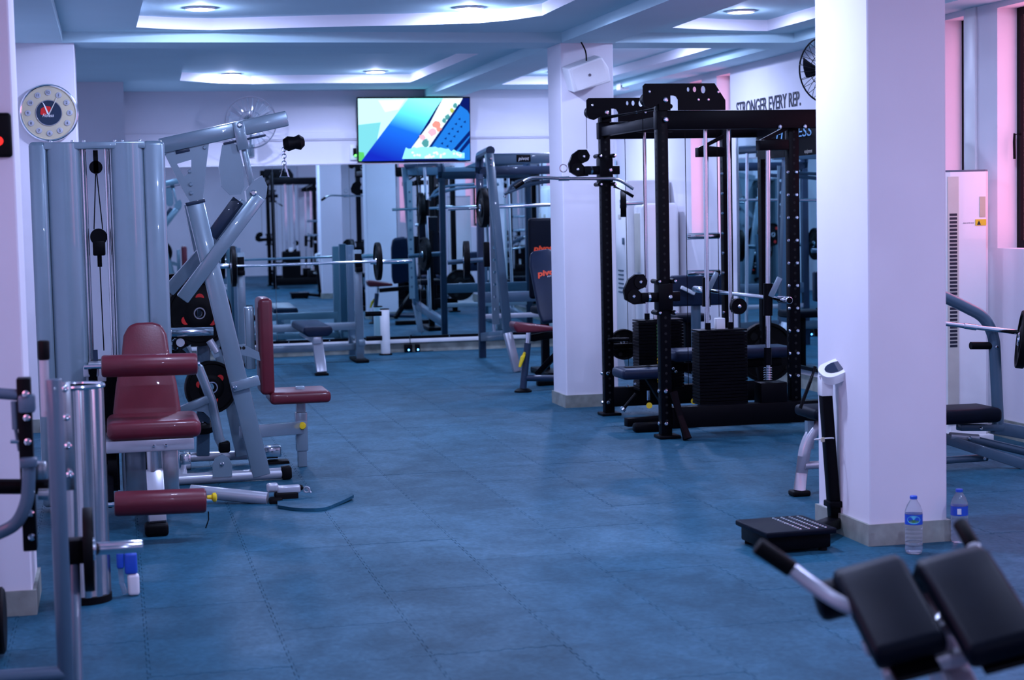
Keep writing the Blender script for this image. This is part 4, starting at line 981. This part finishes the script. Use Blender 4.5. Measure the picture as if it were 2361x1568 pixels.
# ------------------------------------------------------------- television
tvc = Vector((3.30, YB-.10, 2.475)); TWd, THt = 1.268, .715
tv = thing('television', 'flat screen television showing a bright blue cartoon scene', 'television', (3.30, YB-.05, 2.12))
tdn = Vector((.0, -1, -.05)).normalized(); tux = Vector((1, 0, -.003)).normalized(); tuz = tdn.cross(tux)*-1
if tuz.z < 0: tuz = -tuz
tux = tuz.cross(tdn)*-1
if tux.x < 0: tux = -tux
part('bezel', [box(tvc, (TWd, .04, THt), .006, 2, (tux, -tdn, tuz))], 'black', tv, 'thin black frame')
part('mount', [bb(3.1, 3.5, YB-.08, YB, 2.3, 2.6)], 'black', tv)
so = tvc+tdn*.0212
def emit_grad(name, stops, frm, to, s):
    m = bpy.data.materials.new(name); m.use_nodes = True; N = m.node_tree.nodes; L = m.node_tree.links
    N.remove(N['Principled BSDF']); e = N.new('ShaderNodeEmission'); e.inputs[1].default_value = s
    tc = N.new('ShaderNodeTexCoord'); dt = N.new('ShaderNodeVectorMath'); dt.operation = 'DOT_PRODUCT'
    sb = N.new('ShaderNodeVectorMath'); sb.operation = 'SUBTRACT'; sb.inputs[1].default_value = frm
    dv = V3(to)-V3(frm); dt.inputs[1].default_value = dv/dv.length_squared
    L.new(tc.outputs['Object'], sb.inputs[0]); L.new(sb.outputs[0], dt.inputs[0])
    cr = N.new('ShaderNodeValToRGB'); L.new(dt.outputs['Value'], cr.inputs[0])
    while len(cr.color_ramp.elements) < len(stops): cr.color_ramp.elements.new(.5)
    for el, (p, c) in zip(cr.color_ramp.elements, stops): el.position = p; el.color = (*c, 1)
    L.new(cr.outputs[0], e.inputs[0]); L.new(e.outputs[0], N['Material Output'].inputs[0]); MATS[name] = m
tl = V3((3.30, YB-.05, 2.12))
def sp_(u_, v_, k=0): return so+tdn*(.0006*k)+tux*((u_-.5)*(TWd-.02))+tuz*((.5-v_)*(THt-.03))
f0_, t0_ = sp_(.48, .0)-tl, sp_(.30, 1.0)-tl
emit_grad('screen_band', [(0, (.25, .95, 1.0)), (.22, (.12, .75, 1.0)), (.5, (.01, .14, .75)), (1, (.006, .02, .42))], f0_, t0_, 1.5)
emit('screen_sky', (.55, .9, 1.0), 1.3); emit('screen_mint', (.22, .75, .85), 1.1); emit('screen_pale', (.75, .93, 1.0), 1.35); emit('screen_deep', (.004, .012, .16), 1.0)
emit('screen_blue', (.015, .20, .75), 1.2); emit('screen_navy', (.003, .02, .20), 1); emit('screen_foam', (.30, .85, 1.0), 1.3); emit('screen_coral', (.95, .35, .30), 1.1); emit('screen_teal', (.10, .42, .45), 1.0)
emit('screen_green', (.12, .75, .18), 1); emit('screen_pink', (.95, .55, .72), 1.1); emit('screen_lime', (.60, .72, .15), 1)
scr = part('screen', (([sp_(0, 0), sp_(1, 0), sp_(1, 1), sp_(0, 1)]), [[0, 1, 2, 3]]), 'screen_deep', tv, 'lit screen', smooth=0)
def blot(pts, m, k, nm='screen_shape'):
    vv = [sp_(a, b, k) for a, b in pts]; return part(nm, (vv, [list(range(len(vv)))]), m, scr, smooth=0)
blot([(0, 0), (.46, 0), (.03, 1), (0, 1)], 'screen_sky', 1)
blot([(0, .42), (.20, .38), (.16, .70), (.05, .97), (0, .97)], 'screen_mint', 2)
blot([(0, .85), (.045, .86), (.05, .93), (.02, 1), (0, 1)], 'screen_green', 3)
blot([(.18, .03), (.42, .02), (.36, .18), (.24, .22)], 'screen_pale', 2)
blot([(.45, 0), (.76, 0), (.70, .15), (.40, 1), (.02, 1)], 'screen_band', 3)
blot([(.76, 0), (.95, 0), (.60, .86), (.46, .82), (.64, .40)], 'screen_pale', 2)
blot([(.94, 0), (1, 0), (1, .22), (.90, .13)], 'screen_deep', 3)
blot([(.91, .11), (.98, .20), (1, .26), (1, 1), (.90, 1), (.62, .82)], 'screen_blue', 4)
blot([(1, .52), (.80, .92), (.84, .92), (1, .60)], 'screen_navy', 5); blot([(1, .63), (.86, .94), (.89, .94), (1, .72)], 'screen_navy', 5)
blot([(.90, .10), (.925, .10), (.63, .84), (.605, .84)], 'screen_navy', 5)
for i in range(7):
    for j in range(2):
        a = .905-.032*i+.048*j; b = .335+.078*i+.045*j
        if a < .98: blot([(a-.012, b+.004), (a+.012, b-.02), (a+.010, b+.022)], 'screen_navy', 6, 'screen_triangle')
rs = random.Random(5)
for (a, b, r, m_) in ((.70, .42, .05, 'screen_coral'), (.66, .55, .05, 'screen_pink'), (.72, .50, .035, 'screen_coral'), (.57, .63, .04, 'screen_pink'), (.80, .30, .035, 'screen_teal'), (.84, .20, .03, 'screen_lime'), (.77, .36, .03, 'screen_teal'), (.87, .12, .03, 'screen_teal'), (.60, .72, .05, 'screen_teal'), (.63, .66, .03, 'screen_pale')):
    blot([(a+r*.75*cos(2*pi*k/10)*rs.uniform(.7, 1.15), b+r*1.3*sin(2*pi*k/10)*rs.uniform(.7, 1.15)) for k in range(10)], m_, 5, 'screen_flower')
top = [(.42+.53*k/22, .80+.10*max(0, (k-14)/8)+rs.uniform(-.025, .025)) for k in range(23)]
blot(top+[(.95, .97), (.385, .97)], 'screen_foam', 7)
for k in range(26): a = rs.uniform(.48, .93); b = rs.uniform(.86, .95); blot([(a+.012*cos(2*pi*j/8), b+.02*sin(2*pi*j/8)) for j in range(8)], 'screen_pale', 8, 'screen_bubble')
rb = thing('router', 'small white wall box with green light beside the television', 'wall device', (2.63, YB-.02, 2.22))
part('case', [box((2.625, YB-.015, 2.235), (.07, .03, .17), .006)], 'white', rb)
part('plug', [box((2.64, YB-.04, 2.24), (.035, .03, .08), .006)], 'black', rb)
part('indicator', [cyl((2.645, YB-.056, 2.20), (2.645, YB-.062, 2.20), .012, 12)], 'led_green', rb, 'green light')

# ------------------------------------------------------------- bench press station at the back
bp_ = thing('bench_press_station', 'grey flat bench press station in front of the back mirror', 'bench press', (1.95, 17.8, 0))
part('bench_pad', [grid_pad([(-.15, 0), (-.135, .055), (.135, .055), (.15, 0), (.10, -.045), (-.10, -.045)], 1.15, (1.915, 17.50, .415), X, Z, -Yv, .02)], 'navyvinyl', bp_, 'dark vinyl bench pad')
part('bench_spine', [bb(1.87, 1.95, 16.95, 18.3, .30, .37, .006)], 'silver', bp_)
part('front_leg', [beam((1.93, 16.85, .02), (1.915, 17.05, .36), .10, .075, .008, (0, 1, 0))], 'silver', bp_, 'silver front leg')
part('foot_cap', [bb(1.865, 1.995, 16.80, 16.91, 0, .024, .008)], 'rubberblk', bp_)
for xx in (1.30, 2.52):
    part('upright', [beam((xx-.02, 18.25, 0.02), (xx-.02, 18.25, 1.18), .085, .075, .008, (0, 1, 0))], 'grey', bp_, 'grey upright')
    part('bar_cradle', [bb(xx-.055, xx+.015, 18.16, 18.21, .95, 1.14, .006), bb(xx-.055, xx+.015, 18.10, 18.16, .95, 1.0, .006)], 'black', bp_)
    part('upright_foot', [bb(xx-.09, xx+.05, 18.05, 18.6, 0, .035, .01)], 'rubberblk', bp_)
    part('side_beam', [beam((xx, 18.2, .20), (xx, 18.95, .20), .07, .07)], 'grey', bp_)
    part('rear_upright', [bb(xx-.05, xx+.03, 18.85, 18.95, .02, 1.22, .006)], 'bluegrey', bp_)
    part('storage_horn', [cyl((xx+.05, 18.25, .50), (xx+.22, 18.25, .50), .026, 12)], 'black', bp_)
    part('storage_horn', [cyl((xx+.05, 18.25, .24), (xx+.22, 18.25, .24), .026, 12)], 'black', bp_)
part('crossbeam', [bb(1.30, 2.5, 18.22, 18.30, .34, .42, .006)], 'grey', bp_)
part('crossbeam', [bb(1.30, 2.5, 18.30, 18.36, .12, .19, .006)], 'grey', bp_)
bl = thing('barbell', 'long chrome barbell resting on the bench press station', 'barbell', (2.05, 18.13, 1.05))
part('bar', [cyl((1.22, 18.13, 1.045), (2.66, 18.13, 1.055), .0145, 14)], 'chrome', bl)
for xa, xb in ((1.02, 1.23), (2.62, 3.06)): part('sleeve', [cyl((xa, 18.13, 1.05), (xb, 18.13, 1.05), .025, 16, bev=.004)], 'chrome', bl, 'chrome sleeve')
plate((1.20, 18.13, 1.045), X, .21, .045, 'black weight plate on the left end of the bench barbell', 'plates on the bench barbell')
plate((2.70, 18.13, 1.055), X, .20, .045, 'black weight plate on the right end of the bench barbell', 'plates on the bench barbell')
# white cylinder, power adaptors
wc = thing('white_cylinder', 'slim white cylinder standing on the floor before the back mirror', 'bin', (2.885, 18.98, 0))
part('body', [cyl((2.885, 18.98, .015), (2.885, 18.98, .50), .052, 28, bev=.003)], 'white', wc)
part('base', [lathe([(0, 0), (.075, 0), (.07, .016), (0, .016)], (2.885, 18.98, 0), Z, 28)], 'black', wc)
part('top_ring', [torus((2.885, 18.98, .505), Z, .046, .008, 28, 6)], 'black', wc)
pa = thing('power_adaptor', 'black power adaptors with blue lights under the back mirror', 'power adaptor', (3.22, 19.20, 0))
for dx, ww in ((-.045, .085), (.06, .05)):
    part('adaptor_block', [bb(3.22+dx-ww/2, 3.22+dx+ww/2, 19.17, 19.24, .005, .09, .006)], 'black', pa)
    part('indicator', [cyl((3.22+dx, 19.169, .03), (3.22+dx, 19.164, .03), .010, 10)], 'led_blue', pa, 'blue light')
part('cable', [tube([(3.20, 19.2, .09), (3.20, 19.22, .16), (3.22, 19.22, .19)], .004, 6, 4), tube([(3.27, 19.2, .02), (3.35, 19.15, .012), (3.45, 19.16, .012)], .004, 6, 4)], 'black', pa)

# ------------------------------------------------------------- smith machine in front of the back mirror
sm_ = thing('smith_machine', 'dark blue grey smith machine standing before the back mirror', 'smith machine', (4.3, 17.3, 0))
for side, xx in ((0, 3.62), (1, 4.66)):
    dx = xx-3.62
    part('front_post', [beam((3.575+dx, 16.55, 2.11), (3.695+dx, 16.42, .36), .075, .10, .008, (0, 1, 0))], 'bluegrey', sm_, 'blue grey front post')
    part('front_leg', [beam((3.69+dx, 16.42, .38), (3.765+dx, 16.36, .0), .075, .10, .008, (0, 1, 0))], 'silver', sm_)
    part('rear_post', [beam((3.79+dx, 18.1, 0), (3.80+dx, 18.1, 1.95), .07, .075, .008, (0, 1, 0))], 'navy', sm_, 'navy rear post')
    part('top_bend', [tube(fillet([(3.80+dx, 18.1, 1.9), (3.80+dx, 18.08, 2.14), (3.60+dx, 16.6, 2.14)], .2), .045, 10)], 'navy', sm_)
    part('low_beam', [beam((3.71+dx, 16.42, .36), (3.80+dx, 18.1, .22), .07, .09)], 'bluegrey', sm_)
    part('rod', [cyl((3.75+dx, 17.3, .30), (3.72+dx, 17.3, 2.1), .018, 12)], 'chrome', sm_)
    part('catch_plate', [holed([(-.035, .45), (.035, .45), (.035, 1.95), (-.035, 1.95)], [circ2(0, .6+.12*k, .016, 8) for k in range(11)], .01, (3.62+dx, 16.62, 0), X, Z)], 'grey', sm_, 'pale notched catch plate')
    for hz in (2.06, 2.0): bolt((3.58+dx, 16.49, hz), -Yv, sm_, .014, .01)
tb0 = at(1140, 376, 16.6); tb1 = at(1290, 374, 16.6)
part('top_crossbeam', [beam((3.60, 16.6, 2.06), (4.75, 16.6, 2.06), .07, .10)], 'bluegrey', sm_, 'blue grey top beam')
badge = part('badge', [box((3.92, 16.562, 2.06), (.14, .004, .07), .001)], 'black', sm_)
part('badge_lettering', text('pivot', .05, (3.868, 16.559, 2.042), X, Z, .0006, .105, shear=.2), 'white', badge)
part('top_wing', [prismw([Vector((4.35, 16.62, 2.11)), Vector((4.66, 16.62, 2.24)), Vector((4.72, 16.62, 2.24)), Vector((4.72, 16.62, 2.08))], (0, .06, 0))], 'bluegrey', sm_)
part('rear_crossbeam', [beam((3.80, 18.1, .64), (4.85, 18.1, .64), .07, .11)], 'bluegrey', sm_)
part('mid_crossbeam', [beam((3.80, 18.1, .44), (4.85, 18.1, .44), .05, .05)], 'silver', sm_)
part('rear_top_beam', [beam((3.80, 18.1, 1.98), (4.85, 18.1, 1.98), .07, .09)], 'navy', sm_)
part('grip_bar', [tube([(3.82, 17.0, 1.72), (4.1, 17.0, 1.82), (4.6, 17.0, 1.86), (4.7, 17.0, 1.88)], .02, 10, 4)], 'bluegrey', sm_)
part('hanging_handle', [tube([at(1163, 455, 17.0), at(1195, 418, 17.0), at(1290, 408, 17.0)], .018, 10, 3)], 'bluegrey', sm_)
part('guided_bar', [cyl((3.30, 17.3, 1.585), (5.0, 17.3, 1.617), .0165, 14)], 'chrome', sm_, 'chrome guided bar')
part('carriage', [cyl((3.73, 17.3, 1.5), (3.73, 17.3, 1.70), .035, 14)], 'black', sm_)
part('pad_column', [bb(3.60, 3.66, 17.0, 17.06, 1.0, 1.25, .01)], 'black', sm_)
plate((3.66, 17.3, 1.59), X, .20, .06, 'black weight plate on the end of the guided bar near the back mirror')
plate((3.60, 17.9, 1.05), (1, -.15, 0), .20, .06, 'black weight plate stored low on the smith machine')
part('storage_horn', [cyl((3.40, 17.9, 1.03), (3.80, 17.9, 1.05), .025, 12)], 'bluegrey', sm_)

# ------------------------------------------------------------- benches with printed backrests
def logo(o_, ux, uy, size, wd, parent):
    l = part('logo', text('pivot', size, o_, ux, uy, .0008, wd, shear=.15, bold=.003), 'orange', parent, 'orange pivot logo')
    part('logo_subtitle', text('FITNESS', size*.22, V3(o_)+V3(ux)*wd*.45-V3(uy)*size*.26, ux, uy, .0006, wd*.55), 'white', parent)
ib = thing('incline_bench', 'black incline bench with burgundy front pad left of the middle column', 'exercise bench', (3.6, 14.8, 0))
pbt = Vector((3.70, 15.05, 1.195)); pbb = Vector((3.76, 14.75, .58)); la = (pbt-pbb).normalized(); wx = Vector((1, -.12, 0)).normalized(); wx = (wx-la*wx.dot(la)).normalized(); na = wx.cross(la)
if na.y > 0: na = -na
part('backrest', [grid_pad([(-.13, 0), (-.145, .10), (-.13, .55), (-.105, .66), (-.07, .685), (.07, .685), (.105, .66), (.13, .55), (.145, .10), (.13, 0)], .07, pbb, wx, la, na, .02)], 'navyvinyl', ib, 'black vinyl backrest')
logo(pbb+la*.43+na*.038-wx*.085, wx, la, .075, .19, ib)
part('seat', [grid_pad([(-.18, .02), (-.17, .06), (-.06, .045), (.17, .01), (.18, -.03), (.0, -.035), (-.15, -.035)], .22, (3.47, 14.5, .55), X, Z, -Yv, .02)], 'burgundy', ib, 'burgundy front pad')
part('seat_post', [cyl((3.43, 14.5, .34), (3.445, 14.5, .52), .022, 14)], 'chrome', ib)
part('front_post', [cyl((3.385, 14.5, .03), (3.435, 14.5, .42), .03, 16)], 'navy', ib)
part('front_foot', [lathe([(0, 0), (.075, 0), (.075, .014), (.05, .03), (0, .03)], (3.385, 14.5, 0), Z, 24)], 'rubberblk', ib)
part('base_rail', [cyl((3.41, 14.5, .12), (3.95, 14.55, .09), .028, 14)], 'navy', ib)
part('spine', [beam((3.47, 14.52, .46), (3.95, 14.72, .50), .06, .06)], 'black', ib)
part('rear_leg', [beam((3.95, 14.72, .50), (3.62, 14.95, .10), .06, .05)], 'black', ib)
part('rear_foot', [bb(3.62, 4.1, 14.92, 15.0, 0, .06, .01)], 'black', ib)
part('adjuster_lever', [tube([(3.40, 14.47, .34), (3.375, 14.45, .30), (3.345, 14.44, .22)], [.012, .02, .012], 10)], 'yellow', ib, 'yellow adjuster lever')
bt2 = thing('tall_bench', 'tall black backrest bench beside the smith machine', 'exercise bench', (3.98, 16.0, 0))
part('backrest', [box((3.95, 16.0, 1.10), (.27, .07, .76), .03, 4)], 'blacksoft', bt2, 'tall black backrest')
logo(Vector((3.855, 15.962, 1.17)), X, Z, .075, .19, bt2)
part('seat', [box((3.97, 15.85, .62), (.30, .34, .07), .025, 4)], 'blacksoft', bt2)
part('post', [bb(3.93, 4.0, 15.98, 16.06, .03, 1.3, .006)], 'black', bt2)
part('base', [bb(3.88, 4.05, 15.6, 16.3, 0, .05, .01)], 'black', bt2)
part('side_knob', [cyl((4.08, 16.0, 1.26), (4.14, 16.0, 1.26), .022, 12)], 'black', bt2)
# preacher bench behind the rack
pr = thing('preacher_bench', 'preacher bench with wide dark arm pad behind the cable rack', 'exercise bench', (4.9, 14.6, 0))
p0 = at(1552, 642, 14.5); p1 = at(1660, 638, 14.5); p2 = at(1552, 700, 14.5)
part('arm_pad', [box(((p0.x+p1.x)/2, 14.5, (p0.z+p2.z)/2), (p1.x-p0.x+.04, .09, .27), .02, 3)], 'navyvinyl', pr, 'wide dark arm pad')
xm = (p0.x+p1.x)/2
part('pad_bracket', [bb(xm-.16, xm+.20, 14.50, 14.56, .78, .86, .006)], 'black', pr)
part('post', [bb(xm-.035, xm+.035, 14.5, 14.57, .05, .84, .006)], 'bluegrey', pr)
part('seat', [box((xm+.12, 15.1, .55), (.34, .30, .07), .025, 4)], 'blacksoft', pr)
part('seat_post', [bb(xm+.08, xm+.15, 15.06, 15.14, .03, .52, .006)], 'black', pr)
part('base', [bb(xm-.05, xm+.05, 14.3, 15.3, .0, .06, .008)], 'bluegrey', pr)
part('bar_rest', [beam((xm-.05, 14.42, .80), (xm-.17, 14.42, .86), .04, .03)], 'white', pr)
# plates and lockers right of the middle column
c_ = at(1438, 794, 12.80)
part('plate_arm', [bb(3.60, c_.x+.02, 12.62, 12.66, c_.z-.02, c_.z+.02, .004)], 'black', rk)
part('plate_horn', [cyl((c_.x, 12.64, c_.z), (c_.x, 12.86, c_.z), .022, 14)], 'chrome', rk)
plate(c_, (0, -1, 0), .118, .045, 'small black weight plate between the middle column and the rack', None, False)
c_ = at(1765, 812, 12.74)
part('plate_horn', [cyl((c_.x, 12.62, c_.z), (c_.x, 12.84, c_.z), .022, 14)], 'chrome', rk)
plate(c_, (0, -1, 0), .235, .06, 'big black weight plate standing behind the guided bar springs', None, False)
plate(at(1437, 470, 14.6), (1, -.3, 0), .115, .05, 'black weight plate high up right of the middle column', None, False)
sb = thing('storage_bar', 'short chrome bar sticking out beside the middle column', 'bar', at(1460, 470, 14.6))
part('bar', [cyl(at(1440, 470, 14.6), at(1482, 468, 14.6), .016, 14)], 'chrome', sb)
part('stand', [bb(4.12, 4.17, 14.62, 14.67, 0.0, 1.72, .004)], 'grey', sb)
lk = thing('locker', 'tall white metal locker with louvres against the right wall', 'locker', (5.4, 17.9, 0))
part('body', [bb(5.18, 5.64, 17.3, 18.9, .0, 1.84, .006)], 'white', lk)
for k in range(4):
    y0 = 17.32+k*.40
    d_ = part('door', [bb(5.168, 5.181, y0, y0+.38, .05, 1.80, .003)], 'white', lk)
    for j in range(6): part('louvre', [bb(5.160, 5.169, y0+.10, y0+.28, .90-.045*j, .915-.045*j)], 'bluegrey', d_)
    part('padlock', [bb(5.15, 5.168, y0+.05, y0+.09, 1.18, 1.25, .004)], 'bluegrey', d_)
    part('number_tag', [bb(5.163, 5.168, y0+.16, y0+.26, 1.45, 1.49)], 'beige', d_)
part('side_louvre_panel', [bb(5.22, 5.60, 17.292, 17.301, .05, 1.80)], 'white', lk)
for j in range(7): part('side_louvre', [bb(5.26, 5.50, 17.28, 17.293, .88-.05*j, .90-.05*j)], 'bluegrey', lk)
wt = thing('white_air_conditioner', 'slim white floor standing air conditioner beyond the rack', 'air conditioner', (5.42, 17.1, 0))
part('body', [bb(5.22, 5.62, 16.92, 17.24, .0, 1.60, .05, 4)], 'whitegloss', wt)
part('grille', [bb(5.213, 5.223, 16.99, 17.17, .9, 1.5)], 'beige', wt)
part('base', [bb(5.20, 5.64, 16.90, 17.26, 0, .06, .01)], 'white', wt)

# ------------------------------------------------------------- floor standing air conditioner, right
ac = thing('air_conditioner', 'tall white floor standing air conditioner in the right corner', 'air conditioner', (5.4, 10.35, 0))
cA = at(2186, 395, 10.25); cB = at(2283, 395, 10.25)
x0, x1 = cA.x-.005, cB.x; ztop = cB.z
prof = [(x0+.02, 10.25), (x1-.03, 10.25), (x1, 10.28), (x1, 10.58), (x1-.03, 10.60), (x0+.02, 10.60), (x0-.03, 10.56), (x0-.05, 10.48), (x0-.05, 10.37), (x0-.03, 10.29)]
part('body', [prism(prof, ztop-.04, (0, 0, (ztop+.04)/2), X, Yv)], 'whitegloss', ac, 'glossy white cabinet')
part('top_cap', [prism([(a*.999+.003, b) for a, b in prof], .012, (0, 0, ztop+.006), X, Yv)], 'bluegrey', ac)
px_ = x0+.058
gr = part('grille_panel', [bb(x0+.0, x0+.075, 10.244, 10.251, .12, ztop-.03)], 'beige', ac, 'beige front strip')
for j in range(36): part('vent_slot', [bb(x0+.012, x0+.062, 10.241, 10.245, .62+j*.024, .635+j*.024)], 'ink', gr)
part('rating_label', [bb(x1-.075, x1-.035, 10.246, 10.2495, ztop-.29, ztop-.16)], 'cream', ac)
wl = part('warning_label', [bb(x1-.105, x1-.03, 10.246, 10.2495, ztop-.345, ztop-.305)], 'yellow', ac, 'yellow warning label')
part('warning_triangle', [prismw([Vector((x1-.095, 10.245, ztop-.34)), Vector((x1-.068, 10.245, ztop-.34)), Vector((x1-.0815, 10.245, ztop-.312))], (0, .001, 0))], 'ink', wl)
part('info_text', text('please read the manual', .012, (x1-.19, 10.2485, ztop-.33), X, Z, .0004, .075), 'bluegrey', ac)
part('plinth', [bb(x0-.04, x1+.01, 10.22, 10.62, 0, .045, .006)], 'white', ac)
struct('trim_3', [bb(XR-.018, XR, 10.73, 10.87, .12, 2.84, .004)], 'white', 'pale vertical conduit on the right wall between windows')

# ------------------------------------------------------------- bench press on the right
rb_ = thing('side_bench_press', 'blue grey bench press with black seat right of the near column', 'bench press', (5.0, 9.2, 0))
YR = 9.25
def Rr(x, y, dy=0): return at(x, y, YR+dy)
part('upright', [tube(fillet([Rr(2120, 660), Rr(2190, 690), Rr(2270, 730), Rr(2292, 775), Rr(2302, 985)], .12), .034, 14)], 'bluegrey', rb_, 'bent blue grey upright tube')
part('seat', [box(Rr(2205, 955), (.44, .30, .085), .03, 4)], 'blacksoft', rb_, 'black seat pad')
part('seat_beam', [beam(Rr(2210, 985), Rr(2310, 985), .07, .04)], 'bluegrey', rb_)
part('side_beam', [beam(Rr(2290, 985), Rr(2420, 1008), .06, .075)], 'bluegrey', rb_)
part('low_beam', [beam(Rr(2100, 985, .1), Rr(2420, 1090, -.2), .05, .06)], 'bluegrey', rb_)
part('low_tube', [cyl(Rr(2230, 1010), Rr(2420, 1055), .024, 12)], 'bluegrey', rb_)
part('low_tube', [cyl(Rr(2120, 1065), Rr(2275, 1055), .022, 12)], 'bluegrey', rb_)
part('low_tube', [cyl(Rr(2190, 1005), Rr(2255, 1010), .022, 12)], 'silver', rb_)
part('leg', [beam(Rr(2420, 1000), Vector((Rr(2420, 1000).x, YR, 0)), .06, .07)], 'bluegrey', rb_)
lp = Rr(2140, 1000); part('leg', [beam(lp, Vector((lp.x, lp.y, 0)), .06, .07)], 'bluegrey', rb_)
part('storage_horn', [cyl(Rr(2238, 797), Rr(2288, 797), .022, 14)], 'rubberblk', rb_, 'black storage peg')
for p in ((2298, 800), (2300, 970), (2236, 1010), (2270, 1058), (2262, 988)): bolt(Rr(p[0], p[1], -.036), -Yv, rb_, .010, .008)
b2 = thing('side_barbell', 'chrome barbell on the bench press at the right edge', 'barbell', Rr(2270, 757))
part('bar', [cyl(Rr(2110, 738, -.06), Rr(2345, 766, -.06), .014, 14)], 'chrome', b2)
part('sleeve', [cyl(Rr(2250, 755, -.06), Rr(2222, 751.5, -.06), .018, 12)], 'chrome', b2)
dd = (Rr(2345, 766, -.06)-Rr(2110, 738, -.06)).normalized()
plate(Rr(2358, 783, -.06), dd+Vector((0, -.45, 0)), .17, .045, 'black spoked weight plate cut off at the right edge')

# ------------------------------------------------------------- speaker, camera
spk = thing('wall_speaker', 'white loudspeaker tilted on the middle column', 'loudspeaker', at(1358, 170, 13.1))
sc0 = at(1357, 172, 13.05); sx = (at(1394, 150, 13.05)-at(1308, 182, 13.05)).normalized(); sn = Vector((-.15, -1, -.25)); sn = (sn-sx*sn.dot(sx)).normalized(); sy = sn.cross(sx)*-1
if sy.z < 0: sy = -sy
part('cabinet', [grid_pad([(-.16, -.09), (-.15, .10), (.135, .10), (.165, .0), (.15, -.11)], .17, sc0-sn*.06, sx, sy, sn, .012)], 'white', spk, 'white cabinet')
part('grille', [prism(rrect(.26, .17, .02), .004, sc0+sn*.026, sx, sy)], 'white', spk)
part('badge', [prism(circ2(0, 0, .012, 16), .003, sc0+sn*.0295+sx*.0, sx, sy)], 'chrome', spk)
part('bracket', [bb(sc0.x-.03, sc0.x+.03, 13.10, 13.19, sc0.z-.05, sc0.z+.05)], 'white', spk)
part('wire', [tube([at(1334, 68, 13.12), at(1338, 92, 13.10), at(1350, 118, 13.08), at(1352, 140, 13.06)], .006, 8, 4)], 'black', spk, 'black hanging wire')
p15 = at(1436, 200, 15.0); cp = at(1436, 200, 15.0*1.30/(p15.z-1.55))
cv = thing('security_camera', 'small white security camera right of the middle column', 'camera', cp)
part('body', [box(cp, (.11, .14, .075), .012, 3)], 'white', cv); part('lens', [cyl(cp+Vector((-.022, -.07, 0)), cp+Vector((-.022, -.08, 0)), .019, 16)], 'black', cv, 'black lens')
part('bracket', [cyl(cp+Z*.03, Vector((cp.x, cp.y, ZT)), .012, 8)], 'white', cv)

# ------------------------------------------------------------- second rack at the front of the gym, seen only in the mirrors
def dup(root, off, label):
    r = root.copy(); COL.objects.link(r); r.location = root.location+V3(off); r['label'] = label
    for ch in list(root.children):
        c = ch.copy(); COL.objects.link(c); c.parent = r
        for g in list(ch.children):
            d = g.copy(); COL.objects.link(d); d.parent = c
    return r
dup(rk, (-.85, -8.9, 0), 'black cable rack at the front of the gym reflected in the back mirror')
dup(pr, (-.35, -9.9, 0), 'preacher bench at the front of the gym reflected in the back mirror')

fwt = at(690, 386, 41.56)
single('front_wall_lettering', text('OBEDIENCE', .22, (min(fwt.x+.65, XR-.1), YF+.004, fwt.z-.03), -X, Z, .002, 1.3, bold=.006), 'ink', 'dark OBEDIENCE lettering on the front wall seen mirrored under the wall fan', 'lettering', (fwt.x, YF+.004, fwt.z))
